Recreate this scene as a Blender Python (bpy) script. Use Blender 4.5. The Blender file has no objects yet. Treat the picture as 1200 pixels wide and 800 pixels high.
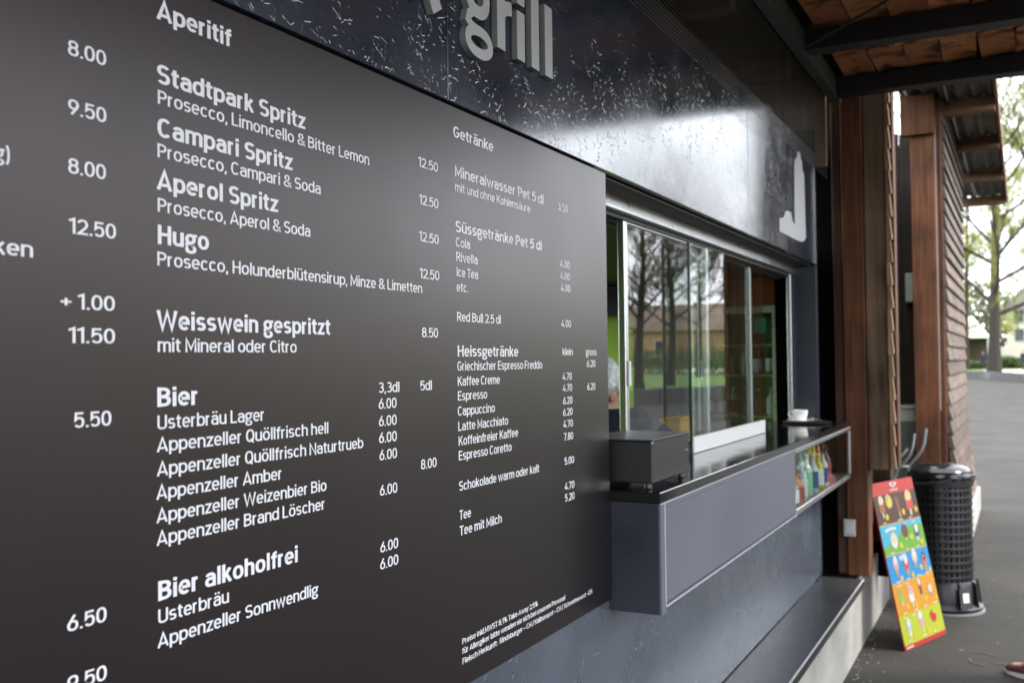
import bpy, bmesh, math, random
from math import sin, cos, pi, radians, sqrt, atan2, hypot
from mathutils import Vector, Matrix, Euler

random.seed(7)
scene = bpy.context.scene
COL = scene.collection

# ------------------------------------------------------------------ camera
cam_data = bpy.data.cameras.new("camera")
cam = bpy.data.objects.new("camera", cam_data)
COL.objects.link(cam)
scene.camera = cam
cam_data.sensor_width = 36.0
cam_data.lens = 35.0
cam_data.clip_start = 0.05
cam_data.clip_end = 3000.0
_y, _p, _r = radians(27.1427), radians(1.2066), radians(-0.6795)
_f = Vector((-sin(_y) * cos(_p), cos(_y) * cos(_p), sin(_p)))
_rt = Vector((cos(_y), sin(_y), 0))
_up = _rt.cross(_f)
_r2 = cos(_r) * _rt + sin(_r) * _up
_u2 = -sin(_r) * _rt + cos(_r) * _up
_m = Matrix((_r2, _u2, -_f)).transposed().to_4x4()
_m.translation = Vector((1.0, 0.0, 1.63))
cam.matrix_world = _m
cam_data.dof.use_dof = True
cam_data.dof.focus_distance = 1.85
cam_data.dof.aperture_fstop = 5.6

# ------------------------------------------------------------------ sky and sun
SUN_EL, SUN_ROT = radians(48), radians(75)
world = bpy.data.worlds.new("World")
scene.world = world
world.use_nodes = True
wn, wl = world.node_tree.nodes, world.node_tree.links
wn.clear()
w_out = wn.new("ShaderNodeOutputWorld")
w_bg = wn.new("ShaderNodeBackground")
w_bg.inputs["Strength"].default_value = 0.11
w_sky = wn.new("ShaderNodeTexSky")
w_sky.sky_type = 'NISHITA'
w_sky.sun_disc = False
w_sky.sun_elevation = SUN_EL
w_sky.sun_rotation = SUN_ROT
w_tc = wn.new("ShaderNodeTexCoord")
w_map = wn.new("ShaderNodeMapping")
w_map.inputs["Scale"].default_value = (1.0, 1.0, 2.6)
w_noise = wn.new("ShaderNodeTexNoise")
w_noise.inputs["Scale"].default_value = 2.6
w_noise.inputs["Detail"].default_value = 7
w_noise.inputs["Roughness"].default_value = 0.55
w_ramp = wn.new("ShaderNodeValToRGB")
w_ramp.color_ramp.elements[0].position = 0.34
w_ramp.color_ramp.elements[0].color = (0.62, 0.62, 0.62, 1)
w_ramp.color_ramp.elements[1].position = 0.56
w_ramp.color_ramp.elements[1].color = (1, 1, 1, 1)
w_cloud = wn.new("ShaderNodeRGB")
w_cloud.outputs[0].default_value = (10.6, 11.0, 11.6, 1)
w_mix = wn.new("ShaderNodeMixRGB")
wl.new(w_tc.outputs["Generated"], w_map.inputs["Vector"])
wl.new(w_map.outputs[0], w_noise.inputs["Vector"])
wl.new(w_noise.outputs["Fac"], w_ramp.inputs[0])
wl.new(w_ramp.outputs[0], w_mix.inputs[0])
wl.new(w_sky.outputs[0], w_mix.inputs[1])
wl.new(w_cloud.outputs[0], w_mix.inputs[2])
wl.new(w_mix.outputs[0], w_bg.inputs["Color"])
wl.new(w_bg.outputs[0], w_out.inputs[0])

sun_data = bpy.data.lights.new("sun", 'SUN')
sun_data.energy = 1.0
sun_data.angle = radians(14)
sun_data.color = (1.0, 0.95, 0.88)
sun = bpy.data.objects.new("sun", sun_data)
COL.objects.link(sun)
_sd = Vector((cos(SUN_EL) * sin(SUN_ROT), cos(SUN_EL) * cos(SUN_ROT), sin(SUN_EL)))
sun.rotation_euler = _sd.to_track_quat('Z', 'Y').to_euler()
sun.location = (20, 10, 30)

scene.view_settings.view_transform = 'Standard'
scene.view_settings.look = 'None'
scene.view_settings.gamma = 1.0
scene.view_settings.exposure = 2.05
scene.render.engine = 'CYCLES'
scene.cycles.max_bounces = 8
scene.cycles.transparent_max_bounces = 16
scene.cycles.caustics_reflective = False
scene.cycles.caustics_refractive = False
try:
    scene.cycles.use_denoising = True
except Exception:
    pass

# ------------------------------------------------------------------ helpers
def tag(o, label=None, cat=None, group=None, kind=None):
    if label: o["label"] = label
    if cat: o["category"] = cat
    if group: o["group"] = group
    if kind: o["kind"] = kind
    return o

def origin_of(o):
    v = Vector((0, 0, 0))
    while o is not None:
        v = v + Vector(o.location)
        o = o.parent
    return v

def empty(name, loc, label=None, cat=None, group=None):
    o = bpy.data.objects.new(name, None)
    o.empty_display_size = 0.1
    COL.objects.link(o)
    o.location = loc
    return tag(o, label, cat, group)

def link(name, me, parent=None, loc=None):
    o = bpy.data.objects.new(name, me)
    COL.objects.link(o)
    if parent is not None:
        o.parent = parent
    if loc is not None:
        o.location = loc
    return o

def copy_tree(o, parent=None):
    c = o.copy()
    COL.objects.link(c)
    c.parent = parent
    for ch in list(o.children):
        copy_tree(ch, c)
    return c

class MB:
    """collects shapes given in world coordinates into one mesh"""
    def __init__(self):
        self.v, self.f, self.mi, self.cur = [], [], [], 0
    def add(self, vs, fs):
        b = len(self.v)
        self.v += [tuple(p) for p in vs]
        for f in fs:
            self.f.append([b + i for i in f]); self.mi.append(self.cur)
        return self
    def box(self, x0, x1, y0, y1, z0, z1, ch=0.0):
        if ch > 0:
            bm = bmesh.new()
            bmesh.ops.create_cube(bm, size=1)
            for q in bm.verts:
                q.co = Vector(((x0 + x1) / 2 + q.co.x * (x1 - x0), (y0 + y1) / 2 + q.co.y * (y1 - y0), (z0 + z1) / 2 + q.co.z * (z1 - z0)))
            bmesh.ops.bevel(bm, geom=list(bm.edges), offset=ch, segments=1, affect='EDGES')
            bm.verts.index_update()
            r = self.add([q.co for q in bm.verts], [[q.index for q in f.verts] for f in bm.faces])
            bm.free()
            return r
        vs = [(x, y, z) for z in (z0, z1) for y in (y0, y1) for x in (x0, x1)]
        return self.add(vs, [(0, 2, 3, 1), (4, 5, 7, 6), (0, 1, 5, 4), (2, 6, 7, 3), (0, 4, 6, 2), (1, 3, 7, 5)])
    def obox(self, c, ax, ay, az):
        """oriented box: centre and three half-axis vectors"""
        c, ax, ay, az = Vector(c), Vector(ax), Vector(ay), Vector(az)
        vs = [c + ax * i + ay * j + az * k for k in (-1, 1) for j in (-1, 1) for i in (-1, 1)]
        return self.add(vs, [(0, 2, 3, 1), (4, 5, 7, 6), (0, 1, 5, 4), (2, 6, 7, 3), (0, 4, 6, 2), (1, 3, 7, 5)])
    def tube(self, pts, r, n=8, cap=True):
        pts = [Vector(p) for p in pts]
        if not isinstance(r, (list, tuple)): r = [r] * len(pts)
        rings = []
        side = None
        for i, p in enumerate(pts):
            t = (pts[min(i + 1, len(pts) - 1)] - pts[max(i - 1, 0)]).normalized()
            if side is None:
                side = t.orthogonal().normalized()
            else:
                side = (side - t * side.dot(t))
                side = side.normalized() if side.length > 1e-6 else t.orthogonal().normalized()
            o = t.cross(side)
            rings.append([p + (side * cos(2 * pi * k / n) + o * sin(2 * pi * k / n)) * r[i] for k in range(n)])
        vs = [q for ring in rings for q in ring]
        fs = []
        for i in range(len(pts) - 1):
            for k in range(n):
                a, b = i * n + k, i * n + (k + 1) % n
                fs.append((a, b, b + n, a + n))
        if cap:
            fs.append(tuple(range(n - 1, -1, -1)))
            fs.append(tuple((len(pts) - 1) * n + k for k in range(n)))
        return self.add(vs, fs)
    def lathe(self, c, prof, n=24, cap=True):
        vs, fs = [], []
        for (r, z) in prof:
            for k in range(n):
                vs.append((c[0] + r * cos(2 * pi * k / n), c[1] + r * sin(2 * pi * k / n), c[2] + z))
        m = len(prof)
        for i in range(m - 1):
            for k in range(n):
                a, b = i * n + k, i * n + (k + 1) % n
                fs.append((a, b, b + n, a + n))
        if cap:
            if prof[0][0] > 1e-4: fs.append(tuple(range(n - 1, -1, -1)))
            if prof[-1][0] > 1e-4: fs.append(tuple((m - 1) * n + k for k in range(n)))
        return self.add(vs, fs)
    def sphere(self, c, r, n=12, m=8):
        if not isinstance(r, (list, tuple)): r = (r, r, r)
        vs, fs = [], []
        for i in range(m + 1):
            a = pi * i / m
            for k in range(n):
                b = 2 * pi * k / n
                vs.append((c[0] + r[0] * sin(a) * cos(b), c[1] + r[1] * sin(a) * sin(b), c[2] + r[2] * cos(a)))
        for i in range(m):
            for k in range(n):
                a, b = i * n + k, i * n + (k + 1) % n
                fs.append((a, a + n, b + n, b))
        return self.add(vs, fs)
    def prism(self, poly, d, axis):
        """poly: list of 3d points (a flat outline), d: extrusion vector"""
        n = len(poly)
        d = Vector(d)
        vs = [Vector(p) for p in poly] + [Vector(p) + d for p in poly]
        fs = [tuple(range(n - 1, -1, -1)), tuple(range(n, 2 * n))]
        for i in range(n):
            j = (i + 1) % n
            fs.append((i, j, j + n, i + n))
        return self.add(vs, fs)
    def build(self, name, mat, parent=None, smooth=False, origin=None, kind=None):
        me = bpy.data.meshes.new(name)
        base = origin_of(parent)
        o3 = Vector(origin) if origin is not None else base
        me.from_pydata([(p[0] - o3[0], p[1] - o3[1], p[2] - o3[2]) for p in self.v], [], self.f)
        mats = mat if isinstance(mat, (list, tuple)) else [mat]
        for m_ in mats: me.materials.append(m_)
        if len(mats) > 1: me.polygons.foreach_set("material_index", self.mi)
        bm = bmesh.new(); bm.from_mesh(me)
        bmesh.ops.remove_doubles(bm, verts=bm.verts, dist=1e-6)
        bmesh.ops.recalc_face_normals(bm, faces=bm.faces)
        bm.to_mesh(me); bm.free()
        if smooth:
            me.polygons.foreach_set("use_smooth", [True] * len(me.polygons))
            try: me.set_sharp_from_angle(angle=radians(38))
            except Exception: pass
        o = link(name, me, parent, o3 - base)
        if kind: o["kind"] = kind
        return o

# ------------------------------------------------------------------ materials
def new_mat(name):
    m = bpy.data.materials.new(name)
    m.use_nodes = True
    nt = m.node_tree
    return m, nt.nodes, nt.links, nt.nodes["Principled BSDF"]

def P(name, col, rough=0.5, metal=0.0, spec=0.5, var=0.0, vscale=6.0, bump=0.0, bscale=60.0, ior=None, rvar=0.0, stretch=(1, 1, 1), detail=5):
    m, N, L, b = new_mat(name)
    b.inputs["Roughness"].default_value = rough
    b.inputs["Metallic"].default_value = metal
    b.inputs["Specular IOR Level"].default_value = spec
    if ior: b.inputs["IOR"].default_value = ior
    b.inputs["Base Color"].default_value = (*col, 1)
    tc = N.new("ShaderNodeTexCoord"); mp = N.new("ShaderNodeMapping")
    mp.inputs["Scale"].default_value = stretch
    L.new(tc.outputs["Object"], mp.inputs["Vector"])
    if var > 0 or rvar > 0:
        n = N.new("ShaderNodeTexNoise"); n.inputs["Scale"].default_value = vscale; n.inputs["Detail"].default_value = detail
        L.new(mp.outputs[0], n.inputs["Vector"])
        if var > 0:
            r = N.new("ShaderNodeValToRGB")
            r.color_ramp.elements[0].position = 0.3; r.color_ramp.elements[1].position = 0.7
            r.color_ramp.elements[0].color = (*[c * (1 - var) for c in col], 1)
            r.color_ramp.elements[1].color = (*[min(1, c * (1 + var)) for c in col], 1)
            L.new(n.outputs["Fac"], r.inputs[0]); L.new(r.outputs[0], b.inputs["Base Color"])
        if rvar > 0:
            mr = N.new("ShaderNodeMapRange")
            mr.inputs["From Min"].default_value = 0.3; mr.inputs["From Max"].default_value = 0.7
            mr.inputs["To Min"].default_value = max(0, rough - rvar); mr.inputs["To Max"].default_value = min(1, rough + rvar)
            L.new(n.outputs["Fac"], mr.inputs["Value"]); L.new(mr.outputs[0], b.inputs["Roughness"])
    if bump > 0:
        n2 = N.new("ShaderNodeTexNoise"); n2.inputs["Scale"].default_value = bscale; n2.inputs["Detail"].default_value = 4
        L.new(mp.outputs[0], n2.inputs["Vector"])
        bp = N.new("ShaderNodeBump"); bp.inputs["Strength"].default_value = bump; bp.inputs["Distance"].default_value = 0.01
        L.new(n2.outputs["Fac"], bp.inputs["Height"]); L.new(bp.outputs[0], b.inputs["Normal"])
    return m

def osb(name, col, rough=0.22, layers=((20, 0.0), (29, 3.1), (40, 7.7), (54, 1.9), (70, 5.3)), strength=0.20, spec=0.5, ior=1.6, keep=0.42):
    """painted strand board: many short straight strand edges at random angles pressed into a lacquered face (the face lies in y-z or x-z)"""
    m, N, L, b = new_mat(name)
    tc = N.new("ShaderNodeTexCoord")
    sep = N.new("ShaderNodeSeparateXYZ"); L.new(tc.outputs["Object"], sep.inputs[0])
    addh = N.new("ShaderNodeMath"); addh.operation = 'ADD'
    L.new(sep.outputs["X"], addh.inputs[0]); L.new(sep.outputs["Y"], addh.inputs[1])
    comb = N.new("ShaderNodeCombineXYZ"); L.new(addh.outputs[0], comb.inputs["X"]); L.new(sep.outputs["Z"], comb.inputs["Y"])
    dn = N.new("ShaderNodeTexNoise"); dn.inputs["Scale"].default_value = 22; dn.inputs["Detail"].default_value = 2
    L.new(comb.outputs[0], dn.inputs["Vector"])
    ds = N.new("ShaderNodeVectorMath"); ds.operation = 'SCALE'; ds.inputs["Scale"].default_value = 0.012
    L.new(dn.outputs["Color"], ds.inputs[0])
    wob = N.new("ShaderNodeVectorMath"); wob.operation = 'ADD'; L.new(comb.outputs[0], wob.inputs[0]); L.new(ds.outputs[0], wob.inputs[1])
    comb = wob
    cl = N.new("ShaderNodeTexNoise"); cl.inputs["Scale"].default_value = 9; cl.inputs["Detail"].default_value = 3
    L.new(comb.outputs[0], cl.inputs["Vector"])
    clm = N.new("ShaderNodeMapRange"); clm.inputs["From Min"].default_value = 0.42; clm.inputs["From Max"].default_value = 0.58
    L.new(cl.outputs["Fac"], clm.inputs["Value"])
    total = None
    for (sc, off) in layers:
        ad = N.new("ShaderNodeVectorMath"); ad.operation = 'ADD'; ad.inputs[1].default_value = (off, off * 1.7, 0)
        L.new(comb.outputs[0], ad.inputs[0])
        vo = N.new("ShaderNodeTexVoronoi"); vo.voronoi_dimensions = '2D'; vo.inputs["Scale"].default_value = sc
        L.new(ad.outputs[0], vo.inputs["Vector"])
        sc_v = N.new("ShaderNodeVectorMath"); sc_v.operation = 'SUBTRACT'
        L.new(ad.outputs[0], sc_v.inputs[0]); L.new(vo.outputs["Position"], sc_v.inputs[1])
        csep = N.new("ShaderNodeSeparateColor"); L.new(vo.outputs["Color"], csep.inputs[0])
        ang = N.new("ShaderNodeMath"); ang.operation = 'MULTIPLY'; ang.inputs[1].default_value = 6.283
        L.new(csep.outputs[0], ang.inputs[0])
        rot = N.new("ShaderNodeVectorRotate"); rot.rotation_type = 'Z_AXIS'
        L.new(sc_v.outputs[0], rot.inputs["Vector"]); L.new(ang.outputs[0], rot.inputs["Angle"])
        rs = N.new("ShaderNodeSeparateXYZ"); L.new(rot.outputs[0], rs.inputs[0])
        ax = N.new("ShaderNodeMath"); ax.operation = 'ABSOLUTE'; L.new(rs.outputs["X"], ax.inputs[0])
        ay = N.new("ShaderNodeMath"); ay.operation = 'ABSOLUTE'; L.new(rs.outputs["Y"], ay.inputs[0])
        ln = N.new("ShaderNodeMapRange"); ln.inputs["To Min"].default_value = 0.03 / sc; ln.inputs["To Max"].default_value = 0.42 / sc
        L.new(csep.outputs[2], ln.inputs["Value"])
        mx = N.new("ShaderNodeMath"); mx.operation = 'LESS_THAN'; L.new(ax.outputs[0], mx.inputs[0]); L.new(ln.outputs[0], mx.inputs[1])
        my = N.new("ShaderNodeMapRange"); my.inputs["From Min"].default_value = 0.0; my.inputs["From Max"].default_value = 0.0015
        my.inputs["To Min"].default_value = 1; my.inputs["To Max"].default_value = 0; L.new(ay.outputs[0], my.inputs["Value"])
        mu = N.new("ShaderNodeMath"); mu.operation = 'MULTIPLY'; L.new(mx.outputs[0], mu.inputs[0]); L.new(my.outputs[0], mu.inputs[1])
        gt = N.new("ShaderNodeMath"); gt.operation = 'LESS_THAN'; gt.inputs[1].default_value = keep; L.new(csep.outputs[1], gt.inputs[0])
        mu2 = N.new("ShaderNodeMath"); mu2.operation = 'MULTIPLY'; L.new(mu.outputs[0], mu2.inputs[0]); L.new(gt.outputs[0], mu2.inputs[1])
        if total is None: total = mu2
        else:
            t2 = N.new("ShaderNodeMath"); t2.operation = 'MAXIMUM'; L.new(total.outputs[0], t2.inputs[0]); L.new(mu2.outputs[0], t2.inputs[1]); total = t2
    cm_ = N.new("ShaderNodeMath"); cm_.operation = 'MULTIPLY'; L.new(total.outputs[0], cm_.inputs[0]); L.new(clm.outputs[0], cm_.inputs[1]); total = cm_
    # broad strands: soft plateaus
    vo = N.new("ShaderNodeTexNoise"); vo.inputs["Scale"].default_value = 34; vo.inputs["Detail"].default_value = 3
    L.new(tc.outputs["Object"], vo.inputs["Vector"])
    sc2 = N.new("ShaderNodeMath"); sc2.operation = 'MULTIPLY'; sc2.inputs[1].default_value = 0.03; L.new(vo.outputs["Fac"], sc2.inputs[0])
    h = N.new("ShaderNodeMath"); h.operation = 'ADD'; L.new(total.outputs[0], h.inputs[0]); L.new(sc2.outputs[0], h.inputs[1])
    bp = N.new("ShaderNodeBump"); bp.inputs["Strength"].default_value = strength; bp.inputs["Distance"].default_value = 0.0030
    L.new(h.outputs[0], bp.inputs["Height"]); L.new(bp.outputs[0], b.inputs["Normal"])
    n = N.new("ShaderNodeTexNoise"); n.inputs["Scale"].default_value = 3.0; n.inputs["Detail"].default_value = 6
    L.new(tc.outputs["Object"], n.inputs["Vector"])
    r = N.new("ShaderNodeValToRGB"); r.color_ramp.elements[0].position = 0.3; r.color_ramp.elements[1].position = 0.72
    r.color_ramp.elements[0].color = (*[c * 0.82 for c in col], 1); r.color_ramp.elements[1].color = (*[c * 1.2 for c in col], 1)
    L.new(n.outputs["Fac"], r.inputs[0])
    wear = N.new("ShaderNodeMixRGB"); wear.inputs[2].default_value = (0.20, 0.21, 0.23, 1)
    wm = N.new("ShaderNodeMath"); wm.operation = 'MULTIPLY'; wm.inputs[1].default_value = 0.14; L.new(total.outputs[0], wm.inputs[0])
    L.new(wm.outputs[0], wear.inputs[0]); L.new(r.outputs[0], wear.inputs[1]); L.new(wear.outputs[0], b.inputs["Base Color"])
    mr = N.new("ShaderNodeMapRange"); mr.inputs["From Min"].default_value = 0.3; mr.inputs["From Max"].default_value = 0.7
    mr.inputs["To Min"].default_value = rough * 0.75; mr.inputs["To Max"].default_value = rough * 1.3
    L.new(n.outputs["Fac"], mr.inputs["Value"]); L.new(mr.outputs[0], b.inputs["Roughness"])
    b.inputs["Specular IOR Level"].default_value = spec
    b.inputs["IOR"].default_value = ior
    return m

def wood(name, dark, light, axis='Z', rough=0.7, scale=1.0, bump=0.35):
    m, N, L, b = new_mat(name)
    tc = N.new("ShaderNodeTexCoord"); mp = N.new("ShaderNodeMapping")
    s = {'Z': (30, 30, 1.6), 'Y': (30, 1.6, 30), 'X': (1.6, 30, 30)}[axis]
    mp.inputs["Scale"].default_value = tuple(v * scale for v in s)
    oi = N.new("ShaderNodeObjectInfo")
    ml = N.new("ShaderNodeMath"); ml.operation = 'MULTIPLY'; ml.inputs[1].default_value = 50; L.new(oi.outputs["Random"], ml.inputs[0])
    cb = N.new("ShaderNodeCombineXYZ"); L.new(ml.outputs[0], cb.inputs[0]); L.new(ml.outputs[0], cb.inputs[1]); L.new(ml.outputs[0], cb.inputs[2])
    L.new(cb.outputs[0], mp.inputs["Location"])
    L.new(tc.outputs["Object"], mp.inputs["Vector"])
    n = N.new("ShaderNodeTexNoise"); n.inputs["Scale"].default_value = 1.0; n.inputs["Detail"].default_value = 8; n.inputs["Roughness"].default_value = 0.62
    n.inputs["Distortion"].default_value = 0.6
    L.new(mp.outputs[0], n.inputs["Vector"])
    n2 = N.new("ShaderNodeTexNoise"); n2.inputs["Scale"].default_value = 2.4; n2.inputs["Detail"].default_value = 3
    L.new(tc.outputs["Object"], n2.inputs["Vector"])
    ad = N.new("ShaderNodeMath"); ad.operation = 'MULTIPLY_ADD'; ad.inputs[1].default_value = 0.45
    sb = N.new("ShaderNodeMath"); sb.operation = 'MULTIPLY'; sb.inputs[1].default_value = 0.62; L.new(n.outputs["Fac"], sb.inputs[0])
    L.new(n2.outputs["Fac"], ad.inputs[0]); L.new(sb.outputs[0], ad.inputs[2])
    r = N.new("ShaderNodeValToRGB"); r.color_ramp.elements[0].position = 0.36; r.color_ramp.elements[1].position = 0.68
    r.color_ramp.elements[0].color = (*dark, 1); r.color_ramp.elements[1].color = (*light, 1)
    L.new(ad.outputs[0], r.inputs[0])
    hv = N.new("ShaderNodeHueSaturation")
    vr = N.new("ShaderNodeMapRange"); vr.inputs["To Min"].default_value = 0.75; vr.inputs["To Max"].default_value = 1.25
    L.new(oi.outputs["Random"], vr.inputs["Value"]); L.new(vr.outputs[0], hv.inputs["Value"]); L.new(r.outputs[0], hv.inputs["Color"])
    L.new(hv.outputs[0], b.inputs["Base Color"])
    b.inputs["Roughness"].default_value = rough; b.inputs["Specular IOR Level"].default_value = 0.22
    bp = N.new("ShaderNodeBump"); bp.inputs["Strength"].default_value = bump; bp.inputs["Distance"].default_value = 0.004
    L.new(n.outputs["Fac"], bp.inputs["Height"]); L.new(bp.outputs[0], b.inputs["Normal"])
    return m

def glass(name, tint=(0.90, 0.94, 0.92), ior=1.95, rough=0.0):
    m = bpy.data.materials.new(name); m.use_nodes = True
    N, L = m.node_tree.nodes, m.node_tree.links
    N.clear()
    out = N.new("ShaderNodeOutputMaterial"); mix = N.new("ShaderNodeMixShader")
    tr = N.new("ShaderNodeBsdfTransparent"); tr.inputs[0].default_value = (*tint, 1)
    gl = N.new("ShaderNodeBsdfGlossy"); gl.inputs["Roughness"].default_value = rough
    fr = N.new("ShaderNodeFresnel"); fr.inputs["IOR"].default_value = ior
    ge = N.new("ShaderNodeNewGeometry")
    inv = N.new("ShaderNodeMath"); inv.operation = 'SUBTRACT'; inv.inputs[0].default_value = 1.0
    L.new(ge.outputs["Backfacing"], inv.inputs[1])
    mu = N.new("ShaderNodeMath"); mu.operation = 'MULTIPLY'
    L.new(fr.outputs[0], mu.inputs[0]); L.new(inv.outputs[0], mu.inputs[1])
    L.new(mu.outputs[0], mix.inputs[0]); L.new(tr.outputs[0], mix.inputs[1]); L.new(gl.outputs[0], mix.inputs[2])
    L.new(mix.outputs[0], out.inputs[0])
    return m

def ground_mat():
    m, N, L, b = new_mat("asphalt")
    tc = N.new("ShaderNodeTexCoord")
    n1 = N.new("ShaderNodeTexNoise"); n1.inputs["Scale"].default_value = 0.7; n1.inputs["Detail"].default_value = 7; n1.inputs["Roughness"].default_value = 0.6
    n2 = N.new("ShaderNodeTexNoise"); n2.inputs["Scale"].default_value = 150; n2.inputs["Detail"].default_value = 3
    v = N.new("ShaderNodeTexVoronoi"); v.inputs["Scale"].default_value = 95
    for n in (n1, n2, v): L.new(tc.outputs["Object"], n.inputs["Vector"])
    r = N.new("ShaderNodeValToRGB"); r.color_ramp.elements[0].position = 0.32; r.color_ramp.elements[1].position = 0.7
    r.color_ramp.elements[0].color = (0.023, 0.021, 0.019, 1); r.color_ramp.elements[1].color = (0.052, 0.048, 0.043, 1)
    L.new(n1.outputs["Fac"], r.inputs[0])
    r2 = N.new("ShaderNodeValToRGB"); r2.color_ramp.elements[0].position = 0.35; r2.color_ramp.elements[1].position = 0.68
    r2.color_ramp.elements[0].color = (0.45, 0.45, 0.45, 1); r2.color_ramp.elements[1].color = (1.5, 1.48, 1.42, 1)
    L.new(n2.outputs["Fac"], r2.inputs[0])
    mx = N.new("ShaderNodeMixRGB"); mx.blend_type = 'MULTIPLY'; mx.inputs[0].default_value = 0.8
    L.new(r.outputs[0], mx.inputs[1]); L.new(r2.outputs[0], mx.inputs[2])
    # light specks: grit and dried gum
    v3 = N.new("ShaderNodeTexVoronoi"); v3.inputs["Scale"].default_value = 3.2; L.new(tc.outputs["Object"], v3.inputs["Vector"])
    r3 = N.new("ShaderNodeValToRGB"); r3.color_ramp.elements[0].position = 0.035; r3.color_ramp.elements[0].color = (1, 1, 1, 1)
    r3.color_ramp.elements[1].position = 0.06; r3.color_ramp.elements[1].color = (0, 0, 0, 1)
    L.new(v3.outputs["Distance"], r3.inputs[0])
    mm = N.new("ShaderNodeMath"); mm.operation = 'MULTIPLY'; mm.inputs[1].default_value = 0.35; L.new(r3.outputs[0], mm.inputs[0])
    mx2 = N.new("ShaderNodeMixRGB"); mx2.inputs[2].default_value = (0.24, 0.23, 0.21, 1)
    L.new(mm.outputs[0], mx2.inputs[0]); L.new(mx.outputs[0], mx2.inputs[1])
    L.new(mx2.outputs[0], b.inputs["Base Color"])
    b.inputs["Roughness"].default_value = 0.85
    b.inputs["Specular IOR Level"].default_value = 0.2
    bp = N.new("ShaderNodeBump"); bp.inputs["Strength"].default_value = 0.12; bp.inputs["Distance"].default_value = 0.002
    L.new(v.outputs["Distance"], bp.inputs["Height"]); L.new(bp.outputs[0], b.inputs["Normal"])
    return m

M = {}
M['asphalt'] = ground_mat()
M['osb'] = osb("painted_strand_board", (0.026, 0.034, 0.053), rough=0.16, ior=2.1)
M['osb_low'] = osb("painted_strand_board_low", (0.074, 0.088, 0.114), rough=0.26, layers=((14, 0.0), (22, 3.3), (34, 1.1)), strength=0.6, keep=0.4, ior=1.8)
M['board'] = P("menu_laminate", (0.0066, 0.0042, 0.0058), rough=0.34, spec=0.5, ior=1.62, rvar=0.02, vscale=3)
M['board'].node_tree.nodes["Principled BSDF"].inputs["Specular Tint"].default_value = (1.0, 0.89, 0.89, 1)
M['print'] = P("white_vinyl_print", (0.86, 0.86, 0.90), rough=0.45)
M['letter_face'] = P("letter_grey_face", (0.46, 0.47, 0.47), rough=0.45, spec=0.4)
M['letter_side'] = P("letter_grey_side", (0.20, 0.205, 0.21), rough=0.55)
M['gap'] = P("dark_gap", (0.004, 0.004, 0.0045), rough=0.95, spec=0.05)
M['alu'] = P("brushed_aluminium", (0.56, 0.57, 0.58), rough=0.33, metal=1.0, rvar=0.06, vscale=20)
M['alu_dull'] = P("dull_aluminium", (0.46, 0.46, 0.46), rough=0.5, metal=0.6, var=0.08)
M['soffit'] = P("soffit_grey", (0.06, 0.061, 0.064), rough=0.55, var=0.15)
M['navy'] = P("navy_reveal_paint", (0.017, 0.022, 0.034), rough=0.4, var=0.15)
M['countertop'] = P("black_countertop", (0.010, 0.010, 0.011), rough=0.10, spec=0.5, rvar=0.04, vscale=14)
M['flap'] = P("grey_lavender_laminate", (0.132, 0.137, 0.172), rough=0.42, var=0.05, vscale=2, rvar=0.05)
M['benchtop'] = P("film_faced_plywood", (0.050, 0.051, 0.055), rough=0.24, var=0.16, vscale=3, rvar=0.06, stretch=(2, 0.5, 1))
M['concrete'] = P("cast_concrete", (0.30, 0.285, 0.26), rough=0.85, var=0.22, vscale=4, bump=0.4, bscale=40)
M['black_plastic'] = P("black_plastic", (0.008, 0.008, 0.009), rough=0.38, var=0.2)
M['black_metal'] = P("black_powder_coat", (0.014, 0.014, 0.014), rough=0.42, bump=0.08, bscale=300)
M['bag'] = P("black_bin_bag", (0.006, 0.006, 0.007), rough=0.2, bump=0.6, bscale=25)
M['steel_dark'] = P("dark_painted_steel", (0.014, 0.0155, 0.017), rough=0.6, var=0.25)
M['steel_grey'] = P("grey_painted_steel", (0.055, 0.062, 0.065), rough=0.6, var=0.2)
M['wire'] = P("dull_wire", (0.16, 0.14, 0.11), rough=0.5, metal=0.5)
M['red_wood'] = wood("reddish_post_wood", (0.016, 0.006, 0.0035), (0.145, 0.056, 0.024), bump=0.7)
M['brown_wood'] = wood("dark_brown_wood", (0.022, 0.013, 0.009), (0.075, 0.042, 0.028))
M['grey_wood'] = wood("weathered_post_wood", (0.012, 0.007, 0.004), (0.24, 0.155, 0.095), scale=0.55, bump=0.9)
M['pale_wood'] = wood("sawn_board_edge", (0.12, 0.07, 0.04), (0.36, 0.235, 0.14))
M['siding'] = wood("weathered_siding", (0.042, 0.028, 0.022), (0.165, 0.118, 0.092), axis='Y')
M['beam_wood'] = wood("roof_batten_wood", (0.10, 0.055, 0.03), (0.27, 0.16, 0.10), axis='X')
M['post_brown'] = wood("post_brown", (0.014, 0.007, 0.005), (0.11, 0.052, 0.030), bump=0.7)
M['attic_board'] = wood("attic_board", (0.022, 0.012, 0.007), (0.085, 0.045, 0.025))
M['dark_board'] = wood("dark_wall_board", (0.008, 0.006, 0.004), (0.028, 0.018, 0.011))
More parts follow.
